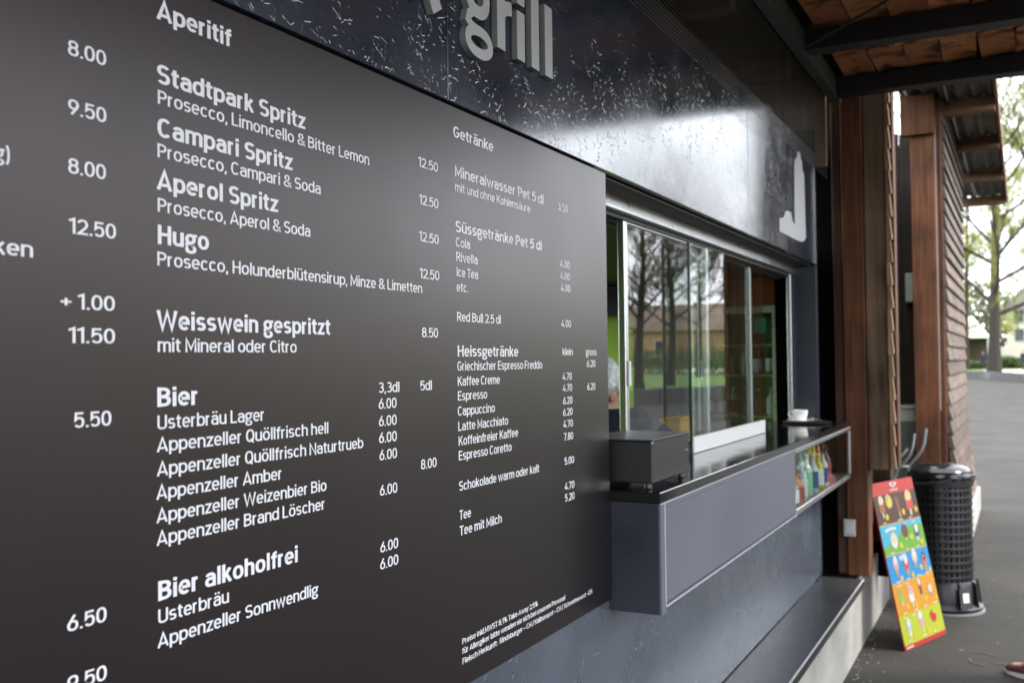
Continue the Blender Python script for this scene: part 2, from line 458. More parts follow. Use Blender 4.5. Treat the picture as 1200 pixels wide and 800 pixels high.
def tile_mat():
    m, N, L, b = new_mat("old_terracotta")
    tc = N.new("ShaderNodeTexCoord"); oi = N.new("ShaderNodeObjectInfo")
    ad = N.new("ShaderNodeVectorMath"); ad.operation = 'ADD'
    ml = N.new("ShaderNodeMath"); ml.operation = 'MULTIPLY'; ml.inputs[1].default_value = 40; L.new(oi.outputs["Random"], ml.inputs[0])
    L.new(tc.outputs["Object"], ad.inputs[0]); L.new(ml.outputs[0], ad.inputs[1])
    n = N.new("ShaderNodeTexNoise"); n.inputs["Scale"].default_value = 7; n.inputs["Detail"].default_value = 5; n.inputs["Distortion"].default_value = 0.8
    L.new(ad.outputs[0], n.inputs["Vector"])
    r = N.new("ShaderNodeValToRGB"); r.color_ramp.elements[0].position = 0.34; r.color_ramp.elements[1].position = 0.50
    r.color_ramp.elements[0].color = (0.07, 0.035, 0.022, 1); r.color_ramp.elements[1].color = (0.66, 0.26, 0.10, 1)
    e = r.color_ramp.elements.new(0.72); e.color = (0.62, 0.30, 0.16, 1)
    L.new(n.outputs["Fac"], r.inputs[0])
    hv = N.new("ShaderNodeHueSaturation"); vr = N.new("ShaderNodeMapRange"); vr.inputs["To Min"].default_value = 0.8; vr.inputs["To Max"].default_value = 1.6
    L.new(oi.outputs["Random"], vr.inputs["Value"]); L.new(vr.outputs[0], hv.inputs["Value"]); L.new(r.outputs[0], hv.inputs["Color"])
    L.new(hv.outputs[0], b.inputs["Base Color"]); b.inputs["Roughness"].default_value = 0.8
    bp = N.new("ShaderNodeBump"); bp.inputs["Strength"].default_value = 0.5; bp.inputs["Distance"].default_value = 0.01
    L.new(n.outputs["Fac"], bp.inputs["Height"]); L.new(bp.outputs[0], b.inputs["Normal"])
    return m
M['tile'] = tile_mat()
M['corrugated'] = P("corrugated_sheet", (0.13, 0.13, 0.12), rough=0.75, var=0.3, vscale=5)
M['glass'] = glass("clear_window_glass")
M['glass_edge'] = P("green_glass_edge", (0.01, 0.045, 0.032), rough=0.1)
M['green_wall'] = P("lime_green_wall_paint", (0.30, 0.52, 0.02), rough=0.55, var=0.06)
M['inner_dark'] = P("dark_interior_panel", (0.014, 0.013, 0.012), rough=0.6, var=0.2)
M['inner_floor'] = P("kiosk_floor", (0.12, 0.11, 0.10), rough=0.6, var=0.1)
M['orange_panel'] = P("orange_brown_panel", (0.30, 0.085, 0.02), rough=0.5, var=0.2)
M['stainless'] = P("stainless_steel", (0.5, 0.5, 0.5), rough=0.28, metal=1.0)
M['white_plastic'] = P("white_plastic", (0.75, 0.75, 0.74), rough=0.35)
M['porcelain'] = P("white_porcelain", (0.82, 0.82, 0.80), rough=0.12)
M['yellow'] = P("yellow_crate_plastic", (0.75, 0.36, 0.015), rough=0.4)
M['lightgrey'] = P("light_grey_plastic", (0.35, 0.36, 0.36), rough=0.5, var=0.05)
M['greengrey'] = P("pale_green_grey_metal", (0.30, 0.34, 0.26), rough=0.5, var=0.1)
M['galv'] = P("galvanised_tube", (0.42, 0.45, 0.47), rough=0.35, metal=0.9, var=0.1, vscale=40)
M['trim'] = P("pale_trim", (0.62, 0.62, 0.64), rough=0.3, spec=0.8)

# ------------------------------------------------------------------ lettering: a narrow grotesque drawn from strokes
XH, DSC = 0.755, -0.235
def arc(x0, x1, y0, y1, a0, a1, n=14, e=2.35):
    cx, cy, rx, ry = (x0 + x1) / 2, (y0 + y1) / 2, (x1 - x0) / 2, (y1 - y0) / 2
    out = []
    for i in range(n + 1):
        a = radians(a0 + (a1 - a0) * i / n)
        c, s = cos(a), sin(a)
        out.append((cx + rx * math.copysign(abs(c) ** (2 / e), c), cy + ry * math.copysign(abs(s) ** (2 / e), s)))
    return out

def glyph(ch, t):
    """returns (strokes as centre lines, closed flags, advance); cap height 1, stroke width t"""
    h = t / 2
    X, A = XH, 1.0
    S, w = [], 0.52
    def o(x0, x1, y0, y1): S.append(arc(x0, x1, y0, y1, 90, 450, 30))
    if ch in 'äöü':
        st, w = glyph({'ä': 'a', 'ö': 'o', 'ü': 'u'}[ch], t)
        d = max(t * 0.95, 0.13)
        for cx in (w * 0.29, w * 0.71):
            st = st + [[(cx - d / 2, X + 0.2), (cx + d / 2, X + 0.2)]]
        return st, w
    if ch == 'a':
        w = 0.50; R = w - h
        S += [arc(h, R, X * 0.36, X - h, 158, 0, 12) + [(R, 0)], [(R, 0.44)] + arc(h, R - 0.0, h, 0.44, 92, 268, 14) + [(R - 0.06, h + 0.02), (R, 0.16)]]
    elif ch == 'b':
        S += [[(h, A), (h, 0)]]; o(h, w + 0.02 - h, h, X - h)
    elif ch == 'c':
        w = 0.48; S += [arc(h, w - h + 0.02, h, X - h, 40, 320, 22)]
    elif ch == 'd':
        S += [[(w - h, A), (w - h, 0)]]; o(h - 0.02, w - h, h, X - h)
    elif ch == 'e':
        w = 0.51; S += [[(h, X * 0.5), (w - h, X * 0.5)] + arc(h, w - h, h, X - h, 0, 318, 26)]
    elif ch == 'f':
        w = 0.32; S += [[(0.15, 0)] + arc(0.15, 0.15 + 0.36, A - 0.32, A - h, 180, 92, 7), [(0, X - h * 0.9), (w, X - h * 0.9)]]
    elif ch == 'g':
        w = 0.52; o(h, w - h - 0.03, 0.27, X - h)
        S += [[(0.17, 0.30), (0.08, 0.20), (0.10, 0.12), (0.2, 0.085)]]
        S += [[(0.14, 0.085), (0.34, 0.07)] + arc(0.0 + h, w - h, DSC + 0.01, 0.07, 88, -268, 22)]
        S += [[(w - 0.12, X - 0.10), (w + 0.03, X - h * 0.9)]]
    elif ch == 'h':
        w = 0.5; S += [[(h, A), (h, 0)], arc(h, w - h, X - 0.42, X - h, 170, 0, 10) + [(w - h, 0)]]
    elif ch == 'i':
        w = t + 0.02; d = t * 1.05; S += [[(w / 2, X), (w / 2, 0)], [(w / 2, A + 0.01 - d), (w / 2, A + 0.01)]]
    elif ch == 'k':
        w = 0.46; S += [[(h, A), (h, 0)], [(w - h, X), (h, 0.26)], [(0.5 * w - 0.02, 0.40), (w - h * 0.6, 0)]]
    elif ch == 'l':
        w = t + 0.02; S += [[(w / 2, A), (w / 2, 0)]]
    elif ch == 'm':
        w = 0.78; mdl = w / 2
        S += [[(h, X), (h, 0)], arc(h, mdl, X - 0.36, X - h, 170, 0, 9) + [(mdl, 0)], arc(mdl, w - h, X - 0.36, X - h, 170, 0, 9) + [(w - h, 0)]]
    elif ch == 'n':
        w = 0.5; S += [[(h, X), (h, 0)], arc(h, w - h, X - 0.42, X - h, 170, 0, 10) + [(w - h, 0)]]
    elif ch == 'o':
        w = 0.53; o(h, w - h, h, X - h)
    elif ch == 'p':
        S += [[(h, X), (h, DSC)]]; o(h, w + 0.02 - h, h, X - h)
    elif ch == 'r':
        w = 0.32; S += [[(h, X), (h, 0)], arc(h, w + 0.16, X - 0.42, X - h, 172, 92, 6)]
    elif ch == 's':
        w = 0.45; m_ = X * 0.5
        S += [arc(h, w - h, m_, X - h, 28, 270, 13) + arc(h, w - h, h, m_, 90, -152, 13)[1:]]
    elif ch == 't':
        w = 0.32; S += [[(0.14, X + 0.17)] + arc(0.14, 0.14 + 0.34, h, 0.34, 180, 268, 7), [(0, X - h * 0.9), (w, X - h * 0.9)]]
    elif ch == 'u':
        w = 0.5; S += [[(w - h, X), (w - h, 0)], [(h, X)] + arc(h, w - h, h, 0.42, 180, 350, 10)]
    elif ch == 'v':
        w = 0.48; S += [[(h * 0.8, X), (w / 2, h * 0.3), (w - h * 0.8, X)]]
    elif ch == 'w':
        w = 0.74; S += [[(h * 0.8, X), (w * 0.28, h * 0.3), (w / 2, X - h), (w * 0.72, h * 0.3), (w - h * 0.8, X)]]
    elif ch == 'y':
        w = 0.48; S += [[(w - h * 0.8, X), (w / 2 - 0.04, 0.02), (w / 2 - 0.12, DSC + h), (0.03, DSC + h)], [(h * 0.8, X), (w / 2 - 0.02, h)]]
    elif ch == 'z':
        w = 0.44; S += [[(0.02, X - h), (w - h, X - h), (h, h), (w, h)]]
    elif ch == 'A':
        w = 0.64; S += [[(h * 0.75, 0), (w / 2, A - h * 0.4), (w - h * 0.75, 0)], [(0.16, 0.26), (w - 0.16, 0.26)]]
    elif ch == 'B':
        w = 0.56; S += [[(h, 0), (h, A - h)] + arc(-0.1, w - h - 0.03, 0.52, A - h, 90, -90, 12)[2:-2] + [(h, 0.52)], [(h, 0.52)] + arc(-0.1, w - h, h, 0.52, 90, -90, 12)[2:-2] + [(h, h)]]
    elif ch == 'C':
        w = 0.58; S += [arc(h, w - h + 0.02, h, A - h, 42, 318, 22)]
    elif ch == 'E':
        w = 0.50; S += [[(w, A - h), (h, A - h), (h, h), (w, h)], [(h, 0.52), (w - 0.05, 0.52)]]
    elif ch == 'F':
        w = 0.48; S += [[(w, A - h), (h, A - h), (h, 0)], [(h, 0.50), (w - 0.05, 0.50)]]
    elif ch == 'G':
        w = 0.60; S += [arc(h, w - h, h, A - h, 42, 352, 24) + [(w - h, 0.46), (w * 0.52, 0.46)]]
    elif ch == 'H':
        w = 0.58; S += [[(h, A), (h, 0)], [(w - h, A), (w - h, 0)], [(h, 0.52), (w - h, 0.52)]]
    elif ch == 'I':
        w = t + 0.02; S += [[(w / 2, A), (w / 2, 0)]]
    elif ch == 'K':
        w = 0.58; S += [[(h, A), (h, 0)], [(w - h, A), (h, 0.36)], [(0.24, 0.56), (w - h * 0.5, 0)]]
    elif ch == 'L':
        w = 0.46; S += [[(h, A), (h, h), (w, h)]]
    elif ch == 'M':
        w = 0.70; S += [[(h, 0), (h, A - h * 0.5), (w / 2, 0.22), (w - h, A - h * 0.5), (w - h, 0)]]
    elif ch == 'N':
        w = 0.58; S += [[(h, 0), (h, A - h * 0.5), (w - h, h * 0.5), (w - h, A)]]
    elif ch == 'P':
        w = 0.54; S += [[(h, 0), (h, A - h)] + arc(-0.1, w - h, 0.44, A - h, 90, -90, 12)[2:-2] + [(h, 0.44)]]
    elif ch == 'Q':
        w = 0.60; o(h, w - h, h, A - h); S += [[(w * 0.55, 0.24), (w * 0.9, -0.06)]]
    elif ch == 'R':
        w = 0.56; S += [[(h, 0), (h, A - h)] + arc(-0.1, w - h - 0.01, 0.46, A - h, 90, -90, 12)[2:-2] + [(h, 0.46)], [(0.27, 0.46), (w - h * 0.6, 0)]]
    elif ch == 'S':
        w = 0.54; S += [arc(h, w - h, 0.51, A - h, 30, 270, 14) + arc(h, w - h, h, 0.51, 90, -150, 14)[1:]]
    elif ch == 'T':
        w = 0.52; S += [[(0, A - h), (w, A - h)], [(w / 2, A - h), (w / 2, 0)]]
    elif ch == 'U':
        w = 0.58; S += [[(h, A)] + arc(h, w - h, h, 0.5, 180, 360, 16) + [(w - h, A)]]
    elif ch == 'W':
        w = 0.88; S += [[(h * 0.7, A), (w * 0.27, h * 0.3), (w / 2, A - h), (w * 0.73, h * 0.3), (w - h * 0.7, A)]]
    elif ch == '0':
        w = 0.53; o(h, w - h, h, A - h)
    elif ch == '1':
        w = 0.32; S += [[(0.0, A - 0.17), (w - h - 0.02, A - h * 0.5), (w - h - 0.02, 0)]]
    elif ch == '2':
        w = 0.52; S += [arc(h, w - h, 0.42, A - h, 165, -20, 14) + [(w - h - 0.07, 0.45), (h + 0.01, h), (w, h)]]
    elif ch == '3':
        w = 0.52; S += [arc(h, w - h - 0.02, 0.53, A - h, 150, -85, 13) + [(0.2, 0.53)], [(0.2, 0.53)] + arc(h, w - h, h, 0.53, 85, -152, 13)]
    elif ch == '4':
        w = 0.56; S += [[(0.36, A - h * 0.4), (h * 0.6, 0.24), (w, 0.24)], [(0.40, 0.5), (0.40, 0)]]
    elif ch == '5':
        w = 0.52; S += [[(w - 0.05, A - h), (h + 0.04, A - h), (h + 0.01, 0.50)] + arc(h, w - h, h, 0.64, 128, -150, 15)[1:]]
    elif ch == '6':
        w = 0.53; o(h, w - h, h, 0.60); S += [[(w - 0.17, A - 0.01), (h + 0.05, 0.52), (h, 0.33)]]
    elif ch == '7':
        w = 0.48; S += [[(0, A - h), (w - h, A - h), (0.16, 0)]]
    elif ch == '8':
        w = 0.53; o(h + 0.02, w - h - 0.02, 0.54, A - h); o(h, w - h, h, 0.54)
    elif ch == '9':
        w = 0.53; o(h, w - h, 0.40, A - h); S += [[(0.17, 0.01), (w - h - 0.05, 0.48), (w - h, 0.67)]]
    elif ch == '.':
        w = t + 0.03; S += [[(w / 2, 0), (w / 2, t * 1.05)]]
    elif ch == ':':
        w = t + 0.03; S += [[(w / 2, 0), (w / 2, t)], [(w / 2, 0.5), (w / 2, 0.5 + t)]]
    elif ch == ',':
        w = t + 0.04; S += [[(w / 2 + 0.01, t), (w / 2 - 0.03, -0.14)]]
    elif ch == '+':
        w = 0.48; S += [[(0, 0.46), (w, 0.46)], [(w / 2, 0.22), (w / 2, 0.70)]]
    elif ch in '-–':
        w = 0.3 if ch == '-' else 0.46; S += [[(0, 0.40), (w, 0.40)]]
    elif ch == '/':
        w = 0.36; S += [[(0.02, -0.1), (w - 0.02, A + 0.05)]]
    elif ch == '%':
        w = 0.80; o(h, 0.32, 0.55, A - h); o(0.48, w - h, h, 0.45); S += [[(0.22, 0), (0.58, A)]]
    elif ch == ')':
        w = 0.24; S += [arc(-0.28, w - h, -0.22, A + 0.05, 62, -62, 12)]
    elif ch == '(':
        w = 0.24; S += [arc(h, 0.52, -0.22, A + 0.05, 118, 242, 12)]
    elif ch == '&':
        w = 0.62; S += [[(w, 0.0), (0.14, 0.70)] + arc(0.12, 0.44, 0.56, A - h, 190, -40, 12) + [(0.16, 0.42)] + arc(h, 0.50, h, 0.46, 130, 300, 12) + [(0.52, 0.26), (0.56, 0.42)]]
    elif ch == ' ':
        w = 0.17
    return S, w

def ribbon(pts, t):
    """centre line -> left and right offset points with mitred corners"""
    P2 = [pts[0]]
    for q in pts[1:]:
        if hypot(q[0] - P2[-1][0], q[1] - P2[-1][1]) > 1e-4: P2.append(q)
    closed = len(P2) > 8 and hypot(P2[0][0] - P2[-1][0], P2[0][1] - P2[-1][1]) < 1e-3
    if closed: P2 = P2[:-1]
    n = len(P2)
    lft, rgt = [], []
    for i in range(n):
        if closed: a, b, c = P2[i - 1], P2[i], P2[(i + 1) % n]
        else: a, b, c = P2[max(i - 1, 0)], P2[i], P2[min(i + 1, n - 1)]
        d1 = (b[0] - a[0], b[1] - a[1]); d2 = (c[0] - b[0], c[1] - b[1])
        if not closed and i == 0: d1 = d2
        if not closed and i == n - 1: d2 = d1
        l1, l2 = hypot(*d1), hypot(*d2)
        n1 = (-d1[1] / l1, d1[0] / l1); n2 = (-d2[1] / l2, d2[0] / l2)
        mx, my = n1[0] + n2[0], n1[1] + n2[1]
        k = hypot(mx, my)
        if k < 0.3: mx, my, k = n1[0], n1[1], 1.0
        mx, my = mx / k, my / k
        dt = mx * n1[0] + my * n1[1]
        s = (t / 2) / max(dt, 0.42)
        lft.append((b[0] + mx * s, b[1] + my * s)); rgt.append((b[0] - mx * s, b[1] - my * s))
    return lft, rgt, closed

def text_width(txt, t, sp=0.06):
    w = 0
    for ch in txt: w += glyph(ch, t)[1] + sp
    return w - sp

def text_mesh(mb, txt, y0, y1, z, cap, t, xface, x_step=0.00004):
    W = text_width(txt, t)
    sx = (y1 - y0) / W
    cx = y0
    k = 0
    for ch in txt:
        st, w = glyph(ch, t)
        for s in st:
            l, r, cl = ribbon(s, t)
            xx = xface + (k % 5) * x_step
            k += 1
            n = len(l)
            vs = [(xx, cx + p[0] * sx, z + p[1] * cap) for p in l] + [(xx, cx + p[0] * sx, z + p[1] * cap) for p in r]
            fs = []
            for i in range(n if cl else n - 1):
                j = (i + 1) % n
                fs.append((i, n + i, n + j, j))
            mb.add(vs, fs)
        cx += (w + 0.06) * sx

TEXT = [
    ("Aperitif", 0.937, 1.074, 2.083, "H"),
    ("Stadtpark Spritz", 0.937, 1.238, 1.999, "H"),
    ("Prosecco, Limoncello & Bitter Lemon", 0.938, 1.409, 1.972, "N"),
    ("Campari Spritz", 0.937, 1.206, 1.929, "H"),
    ("Prosecco, Campari & Soda", 0.937, 1.275, 1.902, "N"),
    ("Aperol Spritz", 0.936, 1.172, 1.860, "H"),
    ("Prosecco, Aperol & Soda", 0.937, 1.248, 1.831, "N"),
    ("Hugo", 0.937, 1.028, 1.789, "H"),
    ("Prosecco, Holunderblütensirup, Minze & Limetten", 0.936, 1.575, 1.761, "N"),
    ("Weisswein gespritzt", 0.935, 1.297, 1.678, "H"),
    ("mit Mineral oder Citro", 0.936, 1.213, 1.649, "N"),
    ("Bier", 0.935, 1.007, 1.578, "H"),
    ("Usterbräu Lager", 0.935, 1.139, 1.549, "N"),
    ("Appenzeller Quöllfrisch hell", 0.934, 1.290, 1.520, "N"),
    ("Appenzeller Quöllfrisch Naturtrueb", 0.934, 1.384, 1.489, "N"),
    ("Appenzeller Amber", 0.933, 1.177, 1.459, "N"),
    ("Appenzeller Weizenbier Bio", 0.933, 1.284, 1.429, "N"),
    ("Appenzeller Brand Löscher", 0.933, 1.280, 1.400, "N"),
    ("Bier alkoholfrei", 0.935, 1.212, 1.329, "H"),
    ("Usterbräu", 0.935, 1.063, 1.300, "N"),
    ("Appenzeller Sonnwendlig", 0.934, 1.260, 1.269, "N"),
    ("8.00", 0.801, 0.856, 1.999, "P"),
    ("9.50", 0.801, 0.856, 1.929, "P"),
    ("8.00", 0.801, 0.855, 1.859, "P"),
    ("12.50", 0.802, 0.870, 1.788, "P"),
    ("+ 1.00", 0.790, 0.868, 1.699, "P"),
    ("11.50", 0.801, 0.868, 1.659, "P"),
    ("5.50", 0.808, 0.862, 1.559, "P"),
    ("6.50", 0.798, 0.854, 1.323, "P"),
    ("9.50", 0.798, 0.854, 1.253, "P"),
    ("g)", 0.706, 0.725, 1.858, "P"),
    ("ken", 0.705, 0.754, 1.755, "P"),
    ("12.50", 1.566, 1.636, 1.997, "N"),
    ("12.50", 1.568, 1.636, 1.927, "N"),
    ("12.50", 1.566, 1.636, 1.858, "N"),
    ("12.50", 1.567, 1.637, 1.789, "N"),
    ("8.50", 1.573, 1.630, 1.679, "N"),
    ("3,3dl", 1.431, 1.496, 1.580, "N"),
    ("5dl", 1.565, 1.606, 1.580, "N"),
    ("6.00", 1.431, 1.486, 1.552, "N"),
    ("6.00", 1.431, 1.486, 1.522, "N"),
    ("6.00", 1.431, 1.486, 1.493, "N"),
    ("6.00", 1.432, 1.486, 1.463, "N"),
    ("8.00", 1.565, 1.620, 1.434, "N"),
    ("6.00", 1.432, 1.486, 1.402, "N"),
    ("6.00", 1.432, 1.487, 1.304, "N"),
    ("6.00", 1.431, 1.487, 1.275, "N"),
    ("Getränke", 1.696, 1.863, 2.078, "S"),
    ("Mineralwasser Pet 5 dl", 1.700, 2.111, 2.000, "S"),
    ("mit und ohne Kohlensäure", 1.700, 2.038, 1.971, "T"),
    ("3.50", 2.192, 2.249, 1.998, "T"),
    ("Süssgetränke Pet 5 dl", 1.701, 2.098, 1.890, "S"),
    ("Cola", 1.701, 1.758, 1.861, "N"),
    ("Rivella", 1.702, 1.789, 1.832, "N"),
    ("Ice Tea", 1.703, 1.790, 1.802, "N"),
    ("etc.", 1.702, 1.749, 1.772, "N"),
    ("4.00", 2.201, 2.259, 1.860, "T"),
    ("4.00", 2.201, 2.258, 1.831, "T"),
    ("4.00", 2.203, 2.261, 1.802, "T"),
    ("Red Bull 2.5 dl", 1.703, 1.889, 1.713, "N"),
    ("4.00", 2.204, 2.261, 1.715, "T"),
    ("Heissgetränke", 1.704, 1.970, 1.643, "S"),
    ("klein", 2.209, 2.270, 1.646, "T"),
    ("gross", 2.354, 2.425, 1.646, "T"),
    ("6.20", 2.359, 2.416, 1.616, "T"),
    ("Griechischer Espresso Freddo", 1.702, 2.093, 1.615, "N"),
    ("4.70", 2.207, 2.262, 1.586, "T"),
    ("Kaffee Creme", 1.703, 1.881, 1.585, "N"),
    ("4.70", 2.208, 2.263, 1.558, "T"),
    ("6.20", 2.359, 2.414, 1.557, "T"),
    ("Espresso", 1.703, 1.824, 1.556, "N"),
    ("6.20", 2.208, 2.264, 1.527, "T"),
    ("Cappuccino", 1.702, 1.857, 1.526, "N"),
    ("6.20", 2.207, 2.264, 1.499, "T"),
    ("Latte Macchiato", 1.703, 1.917, 1.496, "N"),
    ("4.70", 2.208, 2.265, 1.470, "T"),
    ("Koffeinfreier Kaffee", 1.704, 1.964, 1.467, "N"),
    ("7.80", 2.211, 2.266, 1.439, "T"),
    ("Espresso Coretto", 1.704, 1.932, 1.438, "N"),
    ("5.00", 2.212, 2.269, 1.380, "T"),
    ("Schokolade warm oder kalt", 1.704, 2.069, 1.378, "N"),
    ("4.70", 2.212, 2.269, 1.319, "T"),
    ("5.20", 2.212, 2.269, 1.291, "T"),
    ("Tee", 1.704, 1.750, 1.321, "N"),
    ("Tee mit Milch", 1.704, 1.882, 1.290, "N"),
    ("Preise inkl.MWST 8,1% Take Away 2,5%", 1.710, 2.053, 1.076, "F"),
    ("für Allergiker bitte wenden sie sich bei unserem Personal", 1.709, 2.205, 1.057, "F"),
    ("Fleisch Herkunft:  Rindsburger – CH / Kalbswurst – CH / Schweinswurst –CH", 1.710, 2.373, 1.037, "F"),
]


# ================================================================== GROUND
gm = MB()
gx = [-400, -60, -20, -8, -2, 2, 8, 20, 60, 400]; gy = [-200, -60, -20, -5, 0, 5, 10, 20, 40, 80, 160, 600]
vs = [(x, y, 0) for y in gy for x in gx]
nx = len(gx)
gm.add(vs, [(j * nx + i, j * nx + i + 1, (j + 1) * nx + i + 1, (j + 1) * nx + i) for j in range(len(gy) - 1) for i in range(nx - 1)])
gm.build("ground", M['asphalt'], kind="structure")

# ================================================================== KIOSK
kiosk = empty("kiosk", (0, 0, 0), "dark blue food kiosk clad in painted strand board with a serving window", "kiosk")
GAP = 0.004
for (a, b_) in ((-2.4, -0.6), (-0.6, 1.685), (1.685, 4.12), (4.12, 5.64)):
    MB().box(-0.025, 0.0, a + GAP / 2, b_ - GAP / 2, 2.149, 2.765, ch=0.0015).build("fascia_panel", M['osb'], kiosk)
MB().box(-0.06, -0.026, -2.4, 5.62, 2.146, 2.76).build("fascia_backing", M['gap'], kiosk)
# lower wall panels, set back behind the menu board
for (a, b_, z0, z1) in ((-2.4, 0.3, 0.452, 1.000), (0.3, 5.655, 0.452, 1.000), (-2.4, 0.3, 1.002, 2.14), (0.3, 2.50, 1.002, 2.14), (2.506, 5.655, 1.002, 1.25)):
    MB().box(-0.03, -0.004, a + 0.001, b_ - 0.001, z0, z1).build("lower_wall_panel", M['osb_low'], kiosk)
MB().box(-0.20, -0.031, -2.4, 2.49, 0.45, 2.14).build("wall_core", M['inner_dark'], kiosk)
MB().box(-0.20, -0.031, 2.49, 5.62, 0.45, 1.25).build("wall_core", M['inner_dark'], kiosk)
# window head: soffit, rail with two grooves
MB().box(-0.26, -0.027, 2.492, 5.60, 2.141, 2.145).build("soffit", M['soffit'], kiosk)
rl = MB()
rl.box(-0.128, -0.108, 2.50, 5.60, 2.112, 2.1405)
rl.box(-0.132, -0.106, 2.50, 5.60, 2.098, 2.112, ch=0.002)
rl.build("window_rail", M['alu'], kiosk)
rl = MB(); rl.box(-0.145, -0.133, 2.50, 5.60, 2.085, 2.14); rl.box(-0.175, -0.163, 2.50, 5.60, 2.08, 2.14); rl.box(-0.205, -0.193, 2.50, 5.60, 2.075, 2.14)
rl.build("window_track", M['soffit'], kiosk)
# right-hand reveal and corner
MB().box(-0.128, -0.002, 5.602, 5.655, 1.283, 2.1405).build("reveal_panel", M['navy'], kiosk)
MB().box(-0.128, -0.004, 5.656, 5.70, 0.45, 2.90).build("corner_backing", M['gap'], kiosk)
fr = MB(); fr.box(-0.150, -0.128, 5.56, 5.60, 1.29, 2.097, ch=0.002)
fr.build("window_jamb", M['alu'], kiosk)

# interior shell (front wall of the kiosk is the wall above)
MB().box(-3.0, -0.26, 1.2, 7.3, 0.05, 0.12).build("interior_floor", M['inner_floor'], kiosk)
MB().box(-3.0, -0.14, 1.2, 7.3, 2.20, 2.26).build("interior_ceiling", M['inner_dark'], kiosk)
MB().box(-3.0, -1.66, 7.22, 7.3, 0.12, 2.2).build("end_wall", M['green_wall'], kiosk)
MB().box(-0.60, -0.14, 7.22, 7.3, 0.12, 2.2).build("end_wall", P("olive_interior", (0.26, 0.28, 0.10), rough=0.6), kiosk)
MB().box(-1.658, -0.602, 7.22, 7.3, 0.12, 2.2).build("end_wall", P("grey_brown_interior", (0.05, 0.045, 0.04), rough=0.6, var=0.15), kiosk)
MB().box(-3.0, -0.24, 1.2, 1.26, 0.12, 2.2).build("end_wall", M['green_wall'], kiosk)
MB().box(-0.138, -0.11, 5.702, 7.3, 0.12, 2.2).build("side_wall", M['inner_dark'], kiosk)
bw = MB(); bw.box(-3.06, -3.0, 1.2, 2.2, 0.05, 2.26); bw.box(-3.06, -3.0, 7.0, 7.3, 0.05, 2.26); bw.box(-3.06, -3.0, 2.2, 7.0, 0.05, 0.8)  # wide opening above the low wall is added to let daylight inside
bw.build("back_wall", M['green_wall'], kiosk)
# dark shelf unit up high at the left end, orange panel above the fridge
cab = MB(); cab.box(-2.9, -0.9, 7.0, 7.2, 1.98, 2.19); cab.build("wall_cupboard", M['inner_dark'], kiosk)
MB().box(-0.98, -0.15, 6.6, 7.2, 1.985, 2.17).build("bulkhead_panel", M['orange_panel'], kiosk)

# counter: end cheek, front flap, top slab
MB().box(-0.002, 0.138, 2.514, 2.534, 0.962, 1.2535).build("counter_end_panel", osb("painted_strand_end", (0.016, 0.020, 0.031), rough=0.45, layers=((20, 0.0), (33, 2.2)), strength=0.2, keep=0.2), kiosk)
cb = MB(); cb.box(-0.003, 0.1385, 2.5345, 4.265, 0.984, 1.2535)
cb.build("counter_body", M['flap'], kiosk)
fe = MB(); fe.box(0.1386, 0.1445, 2.514, 2.5495, 0.962, 1.2535); fe.box(0.1386, 0.1445, 2.5495, 4.262, 1.2375, 1.2535); fe.box(0.1386, 0.1445, 2.5495, 4.262, 0.978, 0.984)
fe.build("counter_edge_frame", M['flap'], kiosk)
fl = MB(); fl.box(0.1388, 0.1428, 2.5535, 4.259, 0.987, 1.2345, ch=0.001)
fl.build("front_flap", M['flap'], kiosk)
ls = MB(); ls.box(0.1446, 0.1462, 2.514, 5.756, 1.2515, 1.2545); ls.box(0.1446, 0.1462, 2.5495, 4.262, 0.9765, 0.9795); ls.box(0.1446, 0.1458, 2.5455, 2.5485, 0.9795, 1.2515)
ls.build("edge_trim", M['trim'], kiosk)
MB().box(-0.26, 0.1455, 2.509, 5.60, 1.255, 1.283, ch=0.002).build("counter_top", M['countertop'], kiosk)
MB().box(-0.001, 0.1455, 5.6005, 5.756, 1.255, 1.283, ch=0.002).build("counter_top", M['countertop'], kiosk)
MB().box(-1.0, -0.261, 2.509, 5.5, 0.86, 0.90).build("inner_worktop", M['stainless'], kiosk)

# bottle display case at the far end of the counter
case = MB()
case.box(-0.002, 0.1455, 4.266, 5.756, 0.975, 0.999, ch=0.002)
case.box(0.128, 0.1455, 5.738, 5.756, 1.0, 1.2535)
case.box(0.134, 0.1455, 4.266, 5.7375, 1.236, 1.2535)
case.build("display_case_frame", M['alu'], kiosk)
MB().box(0.0, 0.012, 4.266, 5.737, 1.0, 1.2535).build("display_case_back", M['brown_wood'], kiosk)
MB().box(0.1375, 0.1415, 4.268, 5.7365, 1.0, 1.2355).build("display_case_glass", glass("display_case_glass", ior=1.3), kiosk)

# sliding sashes and the outer glass guard
def sash(y0, y1, x):
    s = MB(); s.box(x - 0.003, x + 0.003, y0 + 0.03, y1 - 0.03, 1.32, 2.08)
    g = s.build("window_sash_glass", M['glass'], kiosk)
    f = MB()
    f.box(x - 0.012, x + 0.012, y0, y0 + 0.03, 1.286, 2.097, ch=0.002); f.box(x - 0.012, x + 0.012, y1 - 0.03, y1, 1.286, 2.097, ch=0.002)
    f.box(x - 0.011, x + 0.011, y0 + 0.03, y1 - 0.03, 1.286, 1.32); f.box(x - 0.011, x + 0.011, y0 + 0.03, y1 - 0.03, 2.08, 2.097)
    f.build("window_sash_frame", M['alu'], kiosk)
    h = MB(); h.box(x + 0.0125, x + 0.022, y0 + 0.006, y0 + 0.024, 1.55, 1.63, ch=0.002)
    h.build("sash_handle", M['white_plastic'], kiosk)
sash(3.03, 4.00, -0.153)
sash(3.95, 4.86, -0.185)
